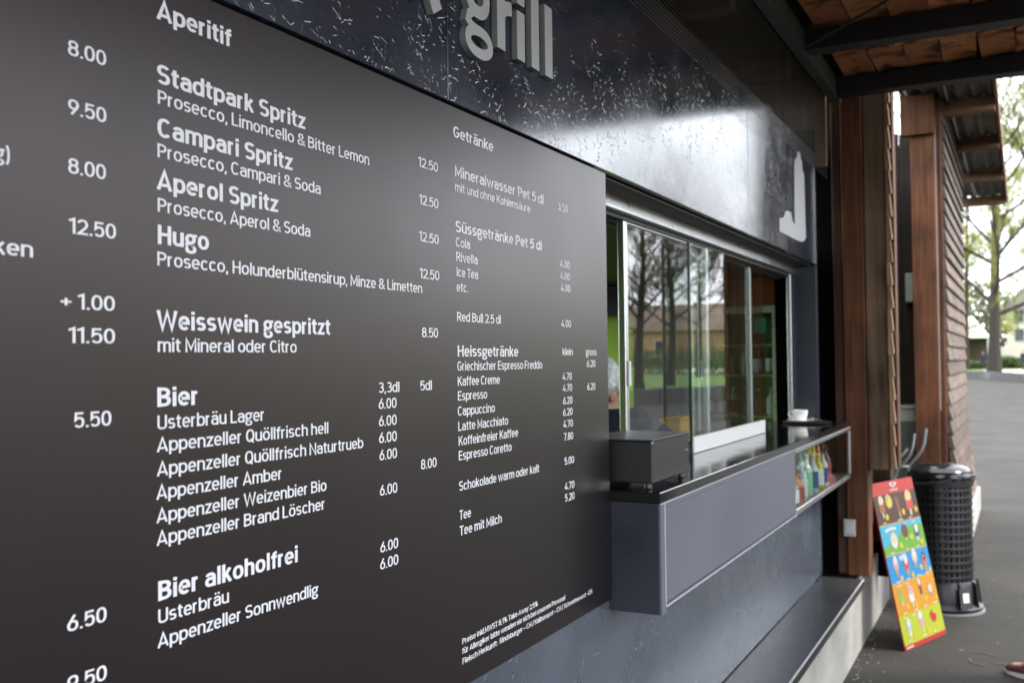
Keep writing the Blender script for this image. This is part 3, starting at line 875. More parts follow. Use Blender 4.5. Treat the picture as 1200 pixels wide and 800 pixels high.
g = MB(); g.box(-0.104, -0.096, 3.600, 4.755, 1.345, 2.07); g.build("guard_glass", M['glass'], kiosk)
g = MB(); g.box(-0.1045, -0.0955, 3.590, 3.5995, 1.284, 2.07); g.build("guard_glass_edge", M['glass_edge'], kiosk)
g = MB(); g.box(-0.108, -0.092, 3.605, 4.755, 1.284, 1.3445, ch=0.002); g.build("guard_foot_rail", M['white_plastic'], kiosk)
g = MB(); g.box(-0.125, -0.105, 3.586, 3.606, 1.30, 1.312); g.build("glass_clamp", M['alu'], kiosk)

# bench ledge with concrete plinth
bench = empty("bench", (0.1, 2, 0), "long black film-faced bench ledge on a pale concrete plinth under the counter", "bench")
MB().box(-0.5, 0.16, -2.4, 7.2, -0.05, 0.408).build("plinth", M['concrete'], bench)
for (a, b_) in ((-2.4, 0.6), (0.6, 3.1), (3.1, 5.62)):
    MB().box(-0.003, 0.216, a + 0.0015, b_ - 0.0015, 0.412, 0.446).build("seat_board", M['benchtop'], bench)
t_ = MB(); t_.box(0.2165, 0.222, -2.4, 5.62, 0.410, 0.4475, ch=0.001); t_.box(-0.0, 0.216, 5.6205, 5.6235, 0.41, 0.446)
t_.build("edge_profile", M['black_metal'], bench)
t_ = MB(); t_.box(0.2145, 0.2228, -2.4, 5.62, 0.4476, 0.4486)
t_.build("edge_trim", M['trim'], bench)
MB().box(-0.5, 0.150, 5.63, 7.2, 0.409, 0.43).build("plinth_cap", M['gap'], bench)

# ================================================================== MENU BOARD
menu = empty("menu_board", (0, 0.9, 1.56), "large dark brown drinks menu board printed with white German prices", "menu board")
MB().box(-0.0025, 0.005, 0.02, 2.507, 0.992, 2.1385, ch=0.0012).build("panel", M['board'], menu)
MB().box(-0.0035, -0.0026, 2.5075, 2.510, 0.992, 2.1385).build("panel_edge", M['alu_dull'], menu)
for (y, z) in ((2.482, 2.115), (2.482, 1.55), (2.482, 1.02), (1.2, 1.02), (0.1, 1.02), (0.1, 2.115), (1.3, 2.115)):
    MB().lathe((0, 0, 0), [(0.0030, 0), (0.0030, 0.0006), (0.0022, 0.0010)], n=10).build("screw", M['alu_dull'], menu)
    sc_o = COL.objects[-1] if False else bpy.data.objects[menu.children[-1].name]
    sc_o.rotation_euler = (0, radians(90), 0)
    sc_o.location = Vector((0.0052, y, z)) - origin_of(menu)
CAP = {'H': (0.0252, 0.160), 'N': (0.0182, 0.130), 'P': (0.0182, 0.132), 'S': (0.0222, 0.145), 'T': (0.0178, 0.13), 'F': (0.0115, 0.130)}
for (txt, y0, y1, z, g_) in TEXT:
    cap, t = CAP[g_]
    if y0 > 1.7 and g_ == 'N': cap = 0.0185
    mb = MB()
    text_mesh(mb, txt, y0, y1, z, cap, t, 0.0054)
    mb.build("lettering", M['print'], menu)

# ================================================================== RAISED LETTERS AND EMBLEM ON THE FASCIA
def raised(strokes, parent):
    """strokes: (centre line in metres on the fascia as (y, z), width)"""
    mb = MB(); k = 0
    for s, t in strokes:
        l, r, cl = ribbon(s, t)
        n = len(l); xf = 0.016 + 0.0002 * k; k += 1
        pt = lambda p, x: (x, p[0], p[1])
        vs = [pt(p, xf) for p in l] + [pt(p, xf) for p in r] + [pt(p, 0.0015) for p in l] + [pt(p, 0.0015) for p in r]
        mb.cur = 0
        rng = range(n if cl else n - 1)
        mb.add(vs, [(i, n + i, n + (i + 1) % n, (i + 1) % n) for i in rng])
        mb.cur = 1
        fs = [(i, (i + 1) % n, 2 * n + (i + 1) % n, 2 * n + i) for i in rng] + [(n + (i + 1) % n, n + i, 3 * n + i, 3 * n + (i + 1) % n) for i in rng]
        if not cl: fs += [(0, 2 * n, 3 * n, n), (n - 1, 2 * n - 1, 4 * n - 1, 3 * n - 1)]
        mb.add(vs, fs)
    return mb.build("letter", [M['letter_face'], M['letter_side']], parent)
sign = empty("raised_lettering", (0, 1.8, 2.4), "raised grey letters spelling grill on the dark fascia", "lettering")
SC = 1.0197
def rp(pts): return [(y * SC, 1.63 + (z - 1.63) * SC) for y, z in pts]
raised([(rp(arc(1.713, 1.786, 2.337, 2.398, 90, 450, 34, 2.1)), 0.027), (rp([(1.728, 2.333), (1.713, 2.324), (1.709, 2.312), (1.722, 2.3035), (1.748, 2.3005), (1.77, 2.298)]), 0.020),
        (rp(arc(1.707, 1.800, 2.2545, 2.2995, 90, 450, 34, 2.1)), 0.022), (rp([(1.782, 2.388), (1.806, 2.402)]), 0.022)], sign)
raised([(rp([(1.850, 2.404), (1.850, 2.290)]), 0.036), (rp(arc(1.852, 1.950, 2.33, 2.388, 168, 92, 8, 2.0)), 0.030)], sign)
raised([(rp([(1.943, 2.397), (1.943, 2.290)]), 0.038), (rp([(1.943, 2.450), (1.943, 2.412)]), 0.038)], sign)
raised([(rp([(2.015, 2.455), (2.015, 2.290)]), 0.040)], sign)
raised([(rp([(2.087, 2.455), (2.087, 2.290)]), 0.041)], sign)
kpar = empty("raised_lettering", (0, 1.5, 2.4), "raised grey letter k cut off at the top edge left of the fascia joint", "lettering")
raised([(rp([(1.505, 2.455), (1.505, 2.290)]), 0.040), (rp([(1.60, 2.405), (1.52, 2.340)]), 0.038), (rp([(1.548, 2.362), (1.592, 2.290)]), 0.036)], kpar)
emb = MB()
pts_e = [(4.676, 2.222), (4.678, 2.285), (4.77, 2.300), (4.81, 2.334), (4.87, 2.345), (4.94, 2.345), (4.965, 2.312), (5.03, 2.292), (5.048, 2.610), (5.07, 2.636), (5.12, 2.645), (5.12, 2.676), (5.155, 2.684), (5.20, 2.680), (5.21, 2.655), (5.24, 2.648), (5.25, 2.600), (5.29, 2.592), (5.305, 2.30), (5.312, 2.262), (5.25, 2.236), (5.15, 2.224)]
emb.prism([(0.0015, y, z) for y, z in pts_e], (0.006, 0, 0), 'X')
tag(emb.build("tower_emblem", P("emblem_grey_white", (0.52, 0.52, 0.54), rough=0.5), origin=(0, 5.0, 2.45)), "pale silhouette emblem of a tower and house near the far end of the fascia", "emblem")

# ================================================================== THINGS ON THE COUNTER
box = empty("cash_box", (0.02, 2.7, 1.283), "black metal box on small feet at the near end of the counter", "box")
b_ = MB(); b_.box(-0.10, 0.109, 2.555, 2.886, 1.300, 1.4125, ch=0.003); b_.build("body", M['black_metal'], box)
b_ = MB(); b_.box(-0.102, 0.111, 2.553, 2.888, 1.4125, 1.4175, ch=0.0015); b_.build("lid", P("black_box_lid", (0.03, 0.031, 0.032), rough=0.36), box)
for (x, y) in ((0.09, 2.575), (0.09, 2.865), (-0.08, 2.575), (-0.08, 2.865)):
    MB().lathe((x, y, 1.2835), [(0.010, 0), (0.011, 0.003), (0.009, 0.0165)], n=14).build("foot", M['black_plastic'], box)
MB().box(0.1092, 0.1115, 2.845, 2.868, 1.3655, 1.3685).build("catch", M['alu'], box)
MB().sphere((0.1085, 2.556, 1.409), 0.0035, 8, 6).build("rivet", M['alu'], box, smooth=True)

cup = empty("coffee_cup", (-0.08, 5.46, 1.2865), "white espresso cup on a saucer at the far end of the counter", "cup")
cc = (-0.075, 5.50)
tr = MB(); tr.lathe((cc[0] + 0.035, cc[1] - 0.0, 1.2836), [(0.115, 0), (0.128, 0.004), (0.130, 0.011), (0.127, 0.011), (0.122, 0.006), (0.0, 0.005)], n=32)
tag(tr.build("serving_tray", M['black_plastic'], smooth=True, origin=(cc[0], cc[1], 1.2836)), "small round black tray under the espresso cup", "tray")
sa = MB(); sa.lathe((cc[0], cc[1], 1.2896), [(0.035, 0), (0.040, 0.003), (0.071, 0.011), (0.072, 0.013), (0.040, 0.0065), (0.0, 0.006)], n=32)
sa.build("saucer", M['porcelain'], cup, smooth=True)
cp = MB(); cp.lathe((cc[0], cc[1], 1.2966), [(0.020, 0), (0.027, 0.006), (0.036, 0.025), (0.040, 0.052), (0.041, 0.058), (0.0385, 0.058), (0.034, 0.026), (0.024, 0.008), (0.0, 0.006)], n=28)
cp.build("cup_body", M['porcelain'], cup, smooth=True)
hd = MB(); hd.tube([(cc[0] - 0.036, cc[1] - 0.015, 1.345), (cc[0] - 0.052, cc[1] - 0.021, 1.346), (cc[0] - 0.059, cc[1] - 0.024, 1.333), (cc[0] - 0.050, cc[1] - 0.021, 1.319), (cc[0] - 0.032, cc[1] - 0.014, 1.315)], 0.0045, 8)
hd.build("handle", M['porcelain'], cup, smooth=True)
sp = MB(); sp.tube([(cc[0] + 0.03, cc[1] + 0.035, 1.302), (cc[0] + 0.07, cc[1] + 0.01, 1.306), (cc[0] + 0.115, cc[1] - 0.015, 1.302)], [0.006, 0.002, 0.003], 8)
tag(sp.build("teaspoon", M['stainless'], smooth=True, origin=(cc[0] + 0.05, cc[1], 1.30)), "small steel teaspoon lying on the saucer", "spoon")
sg = MB(); sg.box(cc[0] + 0.045, cc[0] + 0.062, cc[1] + 0.01, cc[1] + 0.06, 1.3035, 1.311, ch=0.002)
tag(sg.build("sugar_sachet", P("brown_sachet_paper", (0.30, 0.16, 0.12), rough=0.6), origin=(cc[0] + 0.05, cc[1] + 0.03, 1.303)), "small brown sugar sachet beside the espresso cup", "sachet")

yb = empty("yellow_crate", (-0.42, 4.2, 0.9), "yellow plastic crate inside the window behind the black box", "crate")
b_ = MB(); b_.box(-0.365, -0.29, 4.06, 4.30, 0.902, 1.375, ch=0.006); b_.build("body", M['yellow'], yb)
b_ = MB(); b_.box(-0.370, -0.285, 4.055, 4.305, 1.3755, 1.388, ch=0.004); b_.build("rim", M['yellow'], yb)
wt = MB(); wt.box(-0.53, -0.385, 4.06, 4.30, 0.902, 1.365, ch=0.008)
tag(wt.build("white_container", M['white_plastic'], origin=(-0.5, 3.6, 0.902)), "white plastic container on the worktop beside the yellow crate", "container")

# glass display fridge inside, far end
fx0, fx1, fy0, fy1 = -0.98, -0.385, 6.45, 6.98
frg = empty("display_fridge", ((fx0 + fx1) / 2, (fy0 + fy1) / 2, 0.12), "tall glass-fronted drinks fridge inside the kiosk at the far end", "fridge")
b_ = MB(); b_.box(fx0, fx0 + 0.03, fy0 + 0.03, fy1, 0.12, 1.975); b_.box(fx1 - 0.03, fx1, fy0 + 0.03, fy1, 0.12, 1.975); b_.box(fx0 + 0.03, fx1 - 0.03, fy1 - 0.03, fy1, 0.12, 1.975)
b_.box(fx0 + 0.03, fx1 - 0.03, fy0 + 0.03, fy1 - 0.03, 0.12, 0.30); b_.box(fx0 + 0.03, fx1 - 0.03, fy0 + 0.03, fy1 - 0.03, 1.93, 1.975)
b_.build("cabinet", P("fridge_lining", (0.16, 0.165, 0.16), rough=0.5), frg)
b_ = MB(); b_.box(fx0, fx0 + 0.045, fy0, fy0 + 0.028, 0.30, 1.975); b_.box(fx1 - 0.045, fx1, fy0, fy0 + 0.028, 0.30, 1.975); b_.box(fx0 + 0.045, fx1 - 0.045, fy0, fy0 + 0.028, 1.93, 1.975); b_.box(fx0 + 0.045, fx1 - 0.045, fy0, fy0 + 0.028, 0.30, 0.36)
b_.build("door_frame", M['alu'], frg)
MB().box(fx0 + 0.045, fx1 - 0.045, fy0 + 0.010, fy0 + 0.016, 0.36, 1.93).build("door_glass", M['glass'], frg)
for z in (0.95, 1.25, 1.52, 1.72):
    MB().box(fx0 + 0.032, fx1 - 0.032, fy0 + 0.05, fy1 - 0.04, z, z + 0.012).build("shelf", M['stainless'], frg)
MB().box(fx1 - 0.16, fx1 - 0.08, fy0 - 0.003, fy0 - 0.0005, 1.80, 1.90).build("green_sticker", P("green_sticker", (0.02, 0.30, 0.14), rough=0.5), frg)

def bottle(name, label, cat, x, y, z, r, h, glass_c, label_c, cap_c, neck=0.32, group=None):
    e = empty(name, (x, y, z), label, cat, group)
    b = MB(); b.lathe((x, y, z), [(r * 0.85, 0), (r, h * 0.03), (r, h * (1 - neck - 0.12)), (r * 0.75, h * (1 - neck)), (r * 0.36, h * (1 - neck * 0.6)), (r * 0.34, h * 0.95), (r * 0.36, h * 0.96)], n=14)
    b.build("bottle_body", glass_c, e, smooth=True)
    b = MB(); b.lathe((x, y, z), [(r * 1.02, h * 0.12), (r * 1.02, h * (0.88 - neck))], n=14, cap=False)
    b.build("bottle_label", label_c, e, smooth=True)
    b = MB(); b.lathe((x, y, z + h * 0.962), [(r * 0.42, 0), (r * 0.42, h * 0.038), (0.001, h * 0.038)], n=12)
    b.build("cap", cap_c, e, smooth=True)
    return e
def pl(name, c, r=0.3, **k): return P(name, c, rough=r, **k)
bm_ = {'clear': pl("clear_bottle", (0.50, 0.52, 0.50), 0.08), 'green': pl("green_bottle", (0.03, 0.17, 0.075), 0.1), 'yellow': pl("yellow_juice", (0.62, 0.42, 0.02), 0.12),
       'red': pl("red_juice", (0.35, 0.015, 0.03), 0.12), 'brown': pl("brown_drink", (0.10, 0.025, 0.012), 0.12), 'pink': pl("pink_drink", (0.42, 0.14, 0.13), 0.2), 'orange': pl("orange_drink", (0.60, 0.18, 0.03), 0.15),
       'white': pl("white_label", (0.72, 0.72, 0.70), 0.5), 'blue': pl("blue_label", (0.05, 0.10, 0.24), 0.4), 'black': M['black_plastic'], 'silver': M['alu'], 'redl': pl("red_label", (0.34, 0.04, 0.035), 0.4), 'mint': pl("mint_label", (0.25, 0.60, 0.35), 0.4)}
# two rows standing in the case: (label, x, y, r, h, body, label colour, cap)
CASE = [
 ("brown cola bottle with white label nearest in the display case", 0.108, 4.315, 0.026, 0.145, 'brown', 'white', 'redl'),
 ("tall clear bottle with white label in the near back corner of the case", 0.050, 4.335, 0.029, 0.225, 'clear', 'white', 'white'),
 ("small pink lemonade bottle second from the near end of the case", 0.108, 4.378, 0.025, 0.125, 'pink', 'white', 'white'),
 ("tall plain clear water bottle with silver cap behind the pink one", 0.050, 4.410, 0.029, 0.218, 'clear', 'clear', 'silver'),
 ("short orange-pink smoothie bottle with rosy label", 0.108, 4.440, 0.025, 0.135, 'orange', 'pink', 'redl'),
 ("tall clear bottle with white label and blue cap", 0.050, 4.485, 0.029, 0.225, 'clear', 'white', 'blue'),
 ("short pink bottle with red label in the front row", 0.108, 4.502, 0.025, 0.120, 'pink', 'redl', 'white'),
 ("tall clear bottle with mint label and white cap", 0.050, 4.562, 0.029, 0.215, 'clear', 'mint', 'white'),
 ("short clear bottle with white label in the front row", 0.106, 4.575, 0.026, 0.165, 'clear', 'white', 'white'),
 ("green glass bottle with mint label and red cap", 0.085, 4.650, 0.029, 0.222, 'green', 'mint', 'redl'),
 ("clear bottle with mint label beside the green glass bottle", 0.100, 4.722, 0.027, 0.190, 'clear', 'mint', 'white'),
 ("green soda bottle with white label and silver cap", 0.075, 4.790, 0.028, 0.220, 'green', 'white', 'silver'),
 ("clear bottle with blue label between green and yellow bottles", 0.102, 4.858, 0.027, 0.180, 'clear', 'blue', 'white'),
 ("yellow juice bottle with white label and red cap", 0.075, 4.925, 0.029, 0.222, 'yellow', 'white', 'redl'),
 ("short yellow ice tea bottle with white label", 0.104, 4.990, 0.027, 0.170, 'yellow', 'white', 'white'),
 ("tall yellow bottle with a plain yellow label", 0.070, 5.055, 0.029, 0.222, 'yellow', 'yellow', 'white'),
 ("short bottle with blue label in the far front row", 0.104, 5.120, 0.027, 0.165, 'clear', 'blue', 'blue'),
 ("amber lemonade bottle with yellow label near the far end", 0.070, 5.180, 0.029, 0.215, 'orange', 'yellow', 'silver'),
 ("dark red juice bottle last but one in the case", 0.096, 5.250, 0.027, 0.185, 'brown', 'redl', 'black'),
 ("dark cola bottle with thin red label farthest in the case", 0.070, 5.315, 0.028, 0.215, 'brown', 'redl', 'redl')]
for (lb, x, y, r, h, a, l_, c_) in CASE:
    bottle("drink_bottle", lb, "bottle", x, y, 1.0, r, h, bm_[a], bm_[l_], bm_[c_], group="drink bottles in the display case")
# stock on the fridge shelves
rs = random.Random(3)
fr_cols = [('brown', 'brown'), ('clear', 'clear'), ('brown', 'white'), ('black', 'clear'), ('clear', 'brown'), ('black', 'brown')]
stock_names = ['brown cola', 'clear water', 'white-labelled brown', 'pale-labelled black', 'brown-labelled clear', 'brown-labelled black']
shelf_names = {0: 'lower', 1: 'middle', 2: 'upper'}
for si, z in enumerate((0.962, 1.262, 1.532)):
    for k in range(6):
        x = fx0 + 0.09 + k * 0.083
        c = (k + si * 2) % 6
        bottle("fridge_bottle", f"{stock_names[c]} bottle on the {shelf_names[si]} fridge shelf", "bottle", x, fy0 + 0.11 + 0.05 * rs.random(), z, 0.031, 0.17 + 0.02 * rs.random(), bm_[fr_cols[c][0]], bm_[fr_cols[c][1]], bm_['white'], group="bottles in the drinks fridge")

# ================================================================== POSTS AT THE END OF THE COUNTER
def post(x0, x1, y0, y1, z0, z1, mat, label, notch=False):
    m = MB(); m.box(x0, x1, y0, y1, z0, z1, ch=0.004)
    return tag(m.build("timber_post", mat, origin=((x0 + x1) / 2, (y0 + y1) / 2, z0)), label, "post")
post(0.060, 0.1145, 5.80, 5.94, 0.431, 3.20, M['post_brown'], "narrow dark brown timber post right beside the dark gap at the counter end")
post(0.116, 0.228, 5.775, 5.93, 0.4315, 3.20, M['red_wood'], "reddish brown square timber post rising from the ledge at the counter end")
cl_ = empty("boarded_corner", (0.28, 5.9, 0.93), "weathered grey-brown corner pillar edged with lapped board ends", "pillar")
m = MB(); m.box(0.2295, 0.346, 5.80, 5.95, 1.015, 3.20, ch=0.006); m.build("core_board", M['grey_wood'], cl_)
m = MB(); m.box(0.155, 0.2275, 5.94, 5.97, 0.70, 3.19); m.build("backing_board", M['brown_wood'], cl_)
m = MB(); m.box(-0.3, 0.0595, 5.95, 5.98, 0.431, 3.199); m.build("gap_shade_panel", M['gap'], cl_)  # near-black panel added so the open gap reads as shade
mesh0 = None
z = 1.02
while z < 3.15:
    if mesh0 is None:
        mb = MB()
        pr_ = [(0.3465, 0.0), (0.372, 0.0), (0.3745, 0.010), (0.364, 0.1255), (0.3465, 0.1255)]
        mb.prism([(x, 5.79, 1.02 + zz) for x, zz in pr_], (0, 0.17, 0), 'Y')
        o = mb.build("lapped_board", M['pale_wood'], cl_)
        mesh0 = o
    else:
        o = link("lapped_board", mesh0.data, cl_, (random.uniform(-0.001, 0.003), random.uniform(-0.006, 0.006), z - 1.02))
    z += 0.126
m = MB(); m.box(0.3765, 0.3835, 5.84, 5.96, 1.03, 3.14, ch=0.002); m.build("edge_batten", M['red_wood'], cl_)
stub = empty("stub_post", (0.21, 6.55, 0.27), "short dark stub post behind the top of the ice cream board", "post")
m = MB(); m.box(0.143, 0.273, 6.45, 6.60, 0.508, 1.35, ch=0.006); m.build("core", M['brown_wood'], stub)
m = MB(); m.box(0.143, 0.285, 6.48, 6.64, 0.435, 0.507); m.build("shade_block", M['gap'], stub)  # near-black block added where only shadow falls below the post
m = MB(); m.box(0.166, 0.285, 6.60, 6.64, 0.27, 0.434); m.build("shade_board", M['gap'], stub)  # dark board hung here as the shade under the pillar
sw = empty("socket_box", (0.13, 5.775, 0.69), "small grey socket box screwed to the reddish post under the display case", "socket")
m = MB(); m.box(0.098, 0.160, 5.752, 5.7745, 0.648, 0.742, ch=0.004); m.build("housing", M['lightgrey'], sw)
m = MB(); m.box(0.108, 0.150, 5.7475, 5.7515, 0.665, 0.728, ch=0.002); m.build("hinged_cover", M['alu_dull'], sw)

# ================================================================== CANOPY OVER THE COUNTER
can = empty("canopy", (1.5, 2, 3.05), "canopy of black steel beams with terracotta ceiling tiles above the counter", "canopy")
beamY = [5.555, 4.68, 3.80, 2.92, 2.04, 1.16, 0.28, -0.60, -1.48]
for y in beamY:
    m = MB(); m.box(0.1365, 3.05, y, y + 0.10, 3.05, 3.062); m.box(0.1365, 3.05, y + 0.04, y + 0.052, 3.062, 3.132); m.box(0.1365, 3.05, y, y + 0.10, 3.132, 3.142)
    m.box(0.1365, 3.05, y + 0.001, y + 0.039, 3.0625, 3.1315)
    m.build("cross_beam", M['steel_dark'], can)
m = MB(); m.box(0.085, 0.136, -2.4, 5.70, 3.04, 3.052); m.box(0.122, 0.136, -2.4, 5.70, 3.0525, 3.145); m.box(0.085, 0.121, -2.4, 5.70, 3.133, 3.145)
m.build("edge_channel", M['steel_grey'], can)
m = MB(); m.box(3.051, 3.11, -2.4, 5.70, 3.03, 3.15); m.build("edge_channel", M['steel_grey'], can)
m = MB(); m.tube([(0.14, 4.62, 3.04), (0.9, 3.75, 3.035), (2.6, 1.9, 3.035)], 0.006, 6); m.build("bracing_rod", M['steel_grey'], can)
# ceiling tiles, two rows per bay, undersides slightly arched
tiles = []
for v in range(4):
    rr = random.Random(20 + v)
    mb = MB(); W_, L_ = 0.157, 0.436
    nseg = 4
    vs, fs = [], []
    for j, yy in enumerate((0, L_)):
        for i in range(nseg + 1):
            u = i / nseg
            zz = 0.010 * sin(pi * u) + (rr.uniform(-0.003, 0.003))
            vs.append((u * W_, yy + rr.uniform(-0.006, 0.006), zz))
        for i in range(nseg + 1):
            u = i / nseg
            vs.append((u * W_, yy, 0.028 + 0.010 * sin(pi * u)))
    n1 = nseg + 1
    for i in range(nseg):
        fs += [(i, i + 1, 2 * n1 + i + 1, 2 * n1 + i), (n1 + i + 1, n1 + i, 3 * n1 + i, 3 * n1 + i + 1), (i + 1, i, n1 + i, n1 + i + 1), (2 * n1 + i, 2 * n1 + i + 1, 3 * n1 + i + 1, 3 * n1 + i)]
    fs += [(0, 2 * n1, 3 * n1, n1), (nseg, n1 + nseg, 3 * n1 + nseg, 2 * n1 + nseg)]
    mb.add(vs, fs)
    tiles.append(mb)
tmesh = [None] * 4
rt = random.Random(5)
for bi, y in enumerate(beamY[:-1]):
    for row in range(2):
        yy = beamY[bi + 1] + 0.03 + row * 0.442
        for c in range(18):
            xx = 0.15 + c * 0.165 + (0.03 if row else 0)
            if xx > 2.90: continue
            v = rt.randrange(4)
            if tmesh[v] is None:
                o = tiles[v].build("ceiling_tile", M['tile'], None)
                tmesh[v] = o.data
                o.parent = can
            else:
                o = link("ceiling_tile", tmesh[v], can)
            o.location = Vector((xx, yy, 3.146 + rt.uniform(0, 0.005))) - origin_of(can)
            o.rotation_euler = (rt.uniform(-0.012, 0.012), rt.uniform(-0.015, 0.015), rt.uniform(-0.02, 0.02))
m = MB(); m.box(-0.6, 3.11, -2.4, 5.74, 3.20, 3.24); m.build("roof_deck", M['dark_board'], can)
m = MB(); m.box(0.06, 3.05, 5.66, 5.70, 3.146, 3.199); m.build("closure_board", M['dark_board'], can)
# screened gap between fascia and canopy
scr = empty("wire_screen", (0.05, 2, 2.6), "dull wire screen stretched along the dark gap above the fascia", "screen")
for k in range(34):
    z = 2.635 + k * 0.0118
    x = 0.045 + 0.0011 * k
    m = MB(); m.tube([(x, 0.8, z), (x, 5.76, z)], 0.0009, 4, cap=False); m.build("wire", M['wire'], scr)
att = empty("attic_wall", (-0.4, 2, 2.77), "dark boarded wall seen through the wire screen above the fascia", "wall")
for k in range(42):
    y = -2.3 + k * 0.19
    MB().box(-0.62, -0.60, y, y + 0.184, 2.76, 3.199).build("wall_board", M['attic_board'], att)
for y in (4.95,):
    MB().box(-0.595, -0.10, y, y + 0.12, 2.768, 2.90, ch=0.003).build("rafter_end", M['pale_wood'], att)
MB().box(-0.59, 0.052, 5.70, 5.73, 2.70, 3.199).build("gable_board", M['pale_wood'], att)
for k in range(5):
    y = 0.6 + k * 1.05
    MB().box(-0.595, 0.03, y, y + 0.09, 2.98, 3.10).build("rafter", M['brown_wood'], att)
MB().box(-0.35, -0.25, -2.3, 5.69, 2.84, 2.975).build("purlin", M['brown_wood'], att)

# ================================================================== PASSAGE AND BOARDED SHED BEHIND
pas = empty("passage_wall", (0, 9.3, 0), "dark boarded wall closing the narrow passage behind the posts", "wall")
for k in range(11):
    x = -1.35 + k * 0.142
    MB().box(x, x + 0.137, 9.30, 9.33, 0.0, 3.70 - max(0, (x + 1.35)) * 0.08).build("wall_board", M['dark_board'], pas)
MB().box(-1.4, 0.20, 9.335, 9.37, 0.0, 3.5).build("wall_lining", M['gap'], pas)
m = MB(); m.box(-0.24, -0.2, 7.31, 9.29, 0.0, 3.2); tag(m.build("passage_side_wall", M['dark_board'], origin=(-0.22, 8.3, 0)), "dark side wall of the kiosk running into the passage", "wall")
m = MB(); m.box(0.108, 0.205, 9.20, 9.297, 2.11, 2.36, ch=0.006)
tag(m.build("junction_box", M['greengrey'], origin=(0.15, 9.25, 2.11)), "pale green-grey box high up in the dark passage", "box")
cabn = empty("passage_cabinet", (0.0, 9.0, 0.0), "pale green-grey metal cabinet standing in the dark passage", "cabinet")
m = MB(); m.box(-0.28, 0.215, 8.98, 9.28, 0.0, 1.20, ch=0.006); m.build("body", M['greengrey'], cabn)
m = MB(); m.box(0.02, 0.19, 8.966, 8.979, 0.55, 1.10, ch=0.003); m.build("door", P("cabinet_door_dark", (0.07, 0.08, 0.06), rough=0.5), cabn)
m = MB(); m.box(-0.29, 0.225, 8.97, 9.29, 1.201, 1.225, ch=0.004); m.build("cap", M['greengrey'], cabn)

shed = empty("boarded_shed", (0.3, 11, 0), "timber shed clad in lapped weathered boards behind the rubbish bin", "shed")
def wx(z): return 0.440 + max(0.0, 1.25 - z) * 0.075
nb = 0
z = 0.26
rs2 = random.Random(11)
while z < 3.80:
    p_ = 0.122
    xa, xb = wx(z), wx(z + p_)
    segs = [8.905, 11.72]
    for a, b2 in zip(segs[:-1], segs[1:]):
        j = rs2.uniform(-0.004, 0.004)
        mb = MB()
        mb.prism([(xa - 0.02, a + 0.003, z), (xa + 0.026 + j, a + 0.003, z), (xa + 0.028 + j, a + 0.003, z + 0.010), (xb + 0.004, a + 0.003, z + p_ + 0.012), (xb - 0.02, a + 0.003, z + p_ + 0.012)], (0, b2 - a - 0.006 + rs2.uniform(-0.01, 0.01), 0), 'Y')
        mb.build("siding_board", M['siding'], shed)
    z += p_
mb = MB(); mb.prism([(0.20, 8.915, 0), (wx(0.3) - 0.022, 8.915, 0), (0.417, 8.915, 1.3), (0.417, 8.915, 3.78), (0.20, 8.915, 3.78)], (0, 2.79, 0), 'Y')
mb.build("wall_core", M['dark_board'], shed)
m = MB(); m.box(0.205, 0.392, 8.80, 8.914, 0.0, 3.74, ch=0.005); m.build("corner_post", M['red_wood'], shed)
m = MB(); m.box(0.394, 0.436, 8.84, 8.904, 0.25, 3.76, ch=0.003); m.build("corner_board", M['red_wood'], shed)
m = MB(); m.box(0.3925, 0.399, 8.825, 8.839, 1.2, 3.6); m.build("conduit", M['lightgrey'], shed)
m = MB(); m.box(0.14, 0.40, 8.72, 8.80, 3.45, 3.78, ch=0.004); m.build("header_board", M['red_wood'], shed)
m = MB(); m.box(0.15, 0.57, 8.86, 11.78, 0, 0.25, ch=0.01); m.build("footing", M['concrete'], shed)
# corrugated roof overhang
mb = MB(); nseg = 60; x0, x1 = 0.135, 0.86
zr = lambda x, y: 3.80 + 0.020 * sin(2 * pi * x / 0.12)
vs, fs = [], []
ys_ = [7.6, 14.9]
for t2 in (0, 0.004):
    for y in ys_:
        for i in range(nseg + 1):
            x = x0 + (x1 - x0) * i / nseg
            vs.append((x, y, zr(x, y) + t2))
n1 = nseg + 1
for i in range(nseg):
    fs.append((i, i + 1, n1 + i + 1, n1 + i)); fs.append((2 * n1 + i + 1, 2 * n1 + i, 3 * n1 + i, 3 * n1 + i + 1))
    fs.append((i + 1, i, 2 * n1 + i, 2 * n1 + i + 1)); fs.append((n1 + i, n1 + i + 1, 3 * n1 + i + 1, 3 * n1 + i))
mb.add(vs, fs); mb.build("corrugated_roof", M['corrugated'], shed, smooth=True)
for y in (9.05, 10.70, 12.66, 14.70):
    MB().box(0.137, 0.84, y, y + 0.13, 3.66, 3.776, ch=0.004).build("roof_batten", M['beam_wood'], shed)
MB().box(0.842, 0.866, 7.6, 14.92, 3.705, 3.83, ch=0.003).build("verge_board", M['beam_wood'], shed)
m = MB(); m.tube([(0.492, 7.7, 3.745), (0.492, 14.4, 3.745)], 0.018, 12); m.build("gutter_pipe", P("dark_wet_pipe", (0.02, 0.02, 0.02), rough=0.25), shed, smooth=True)

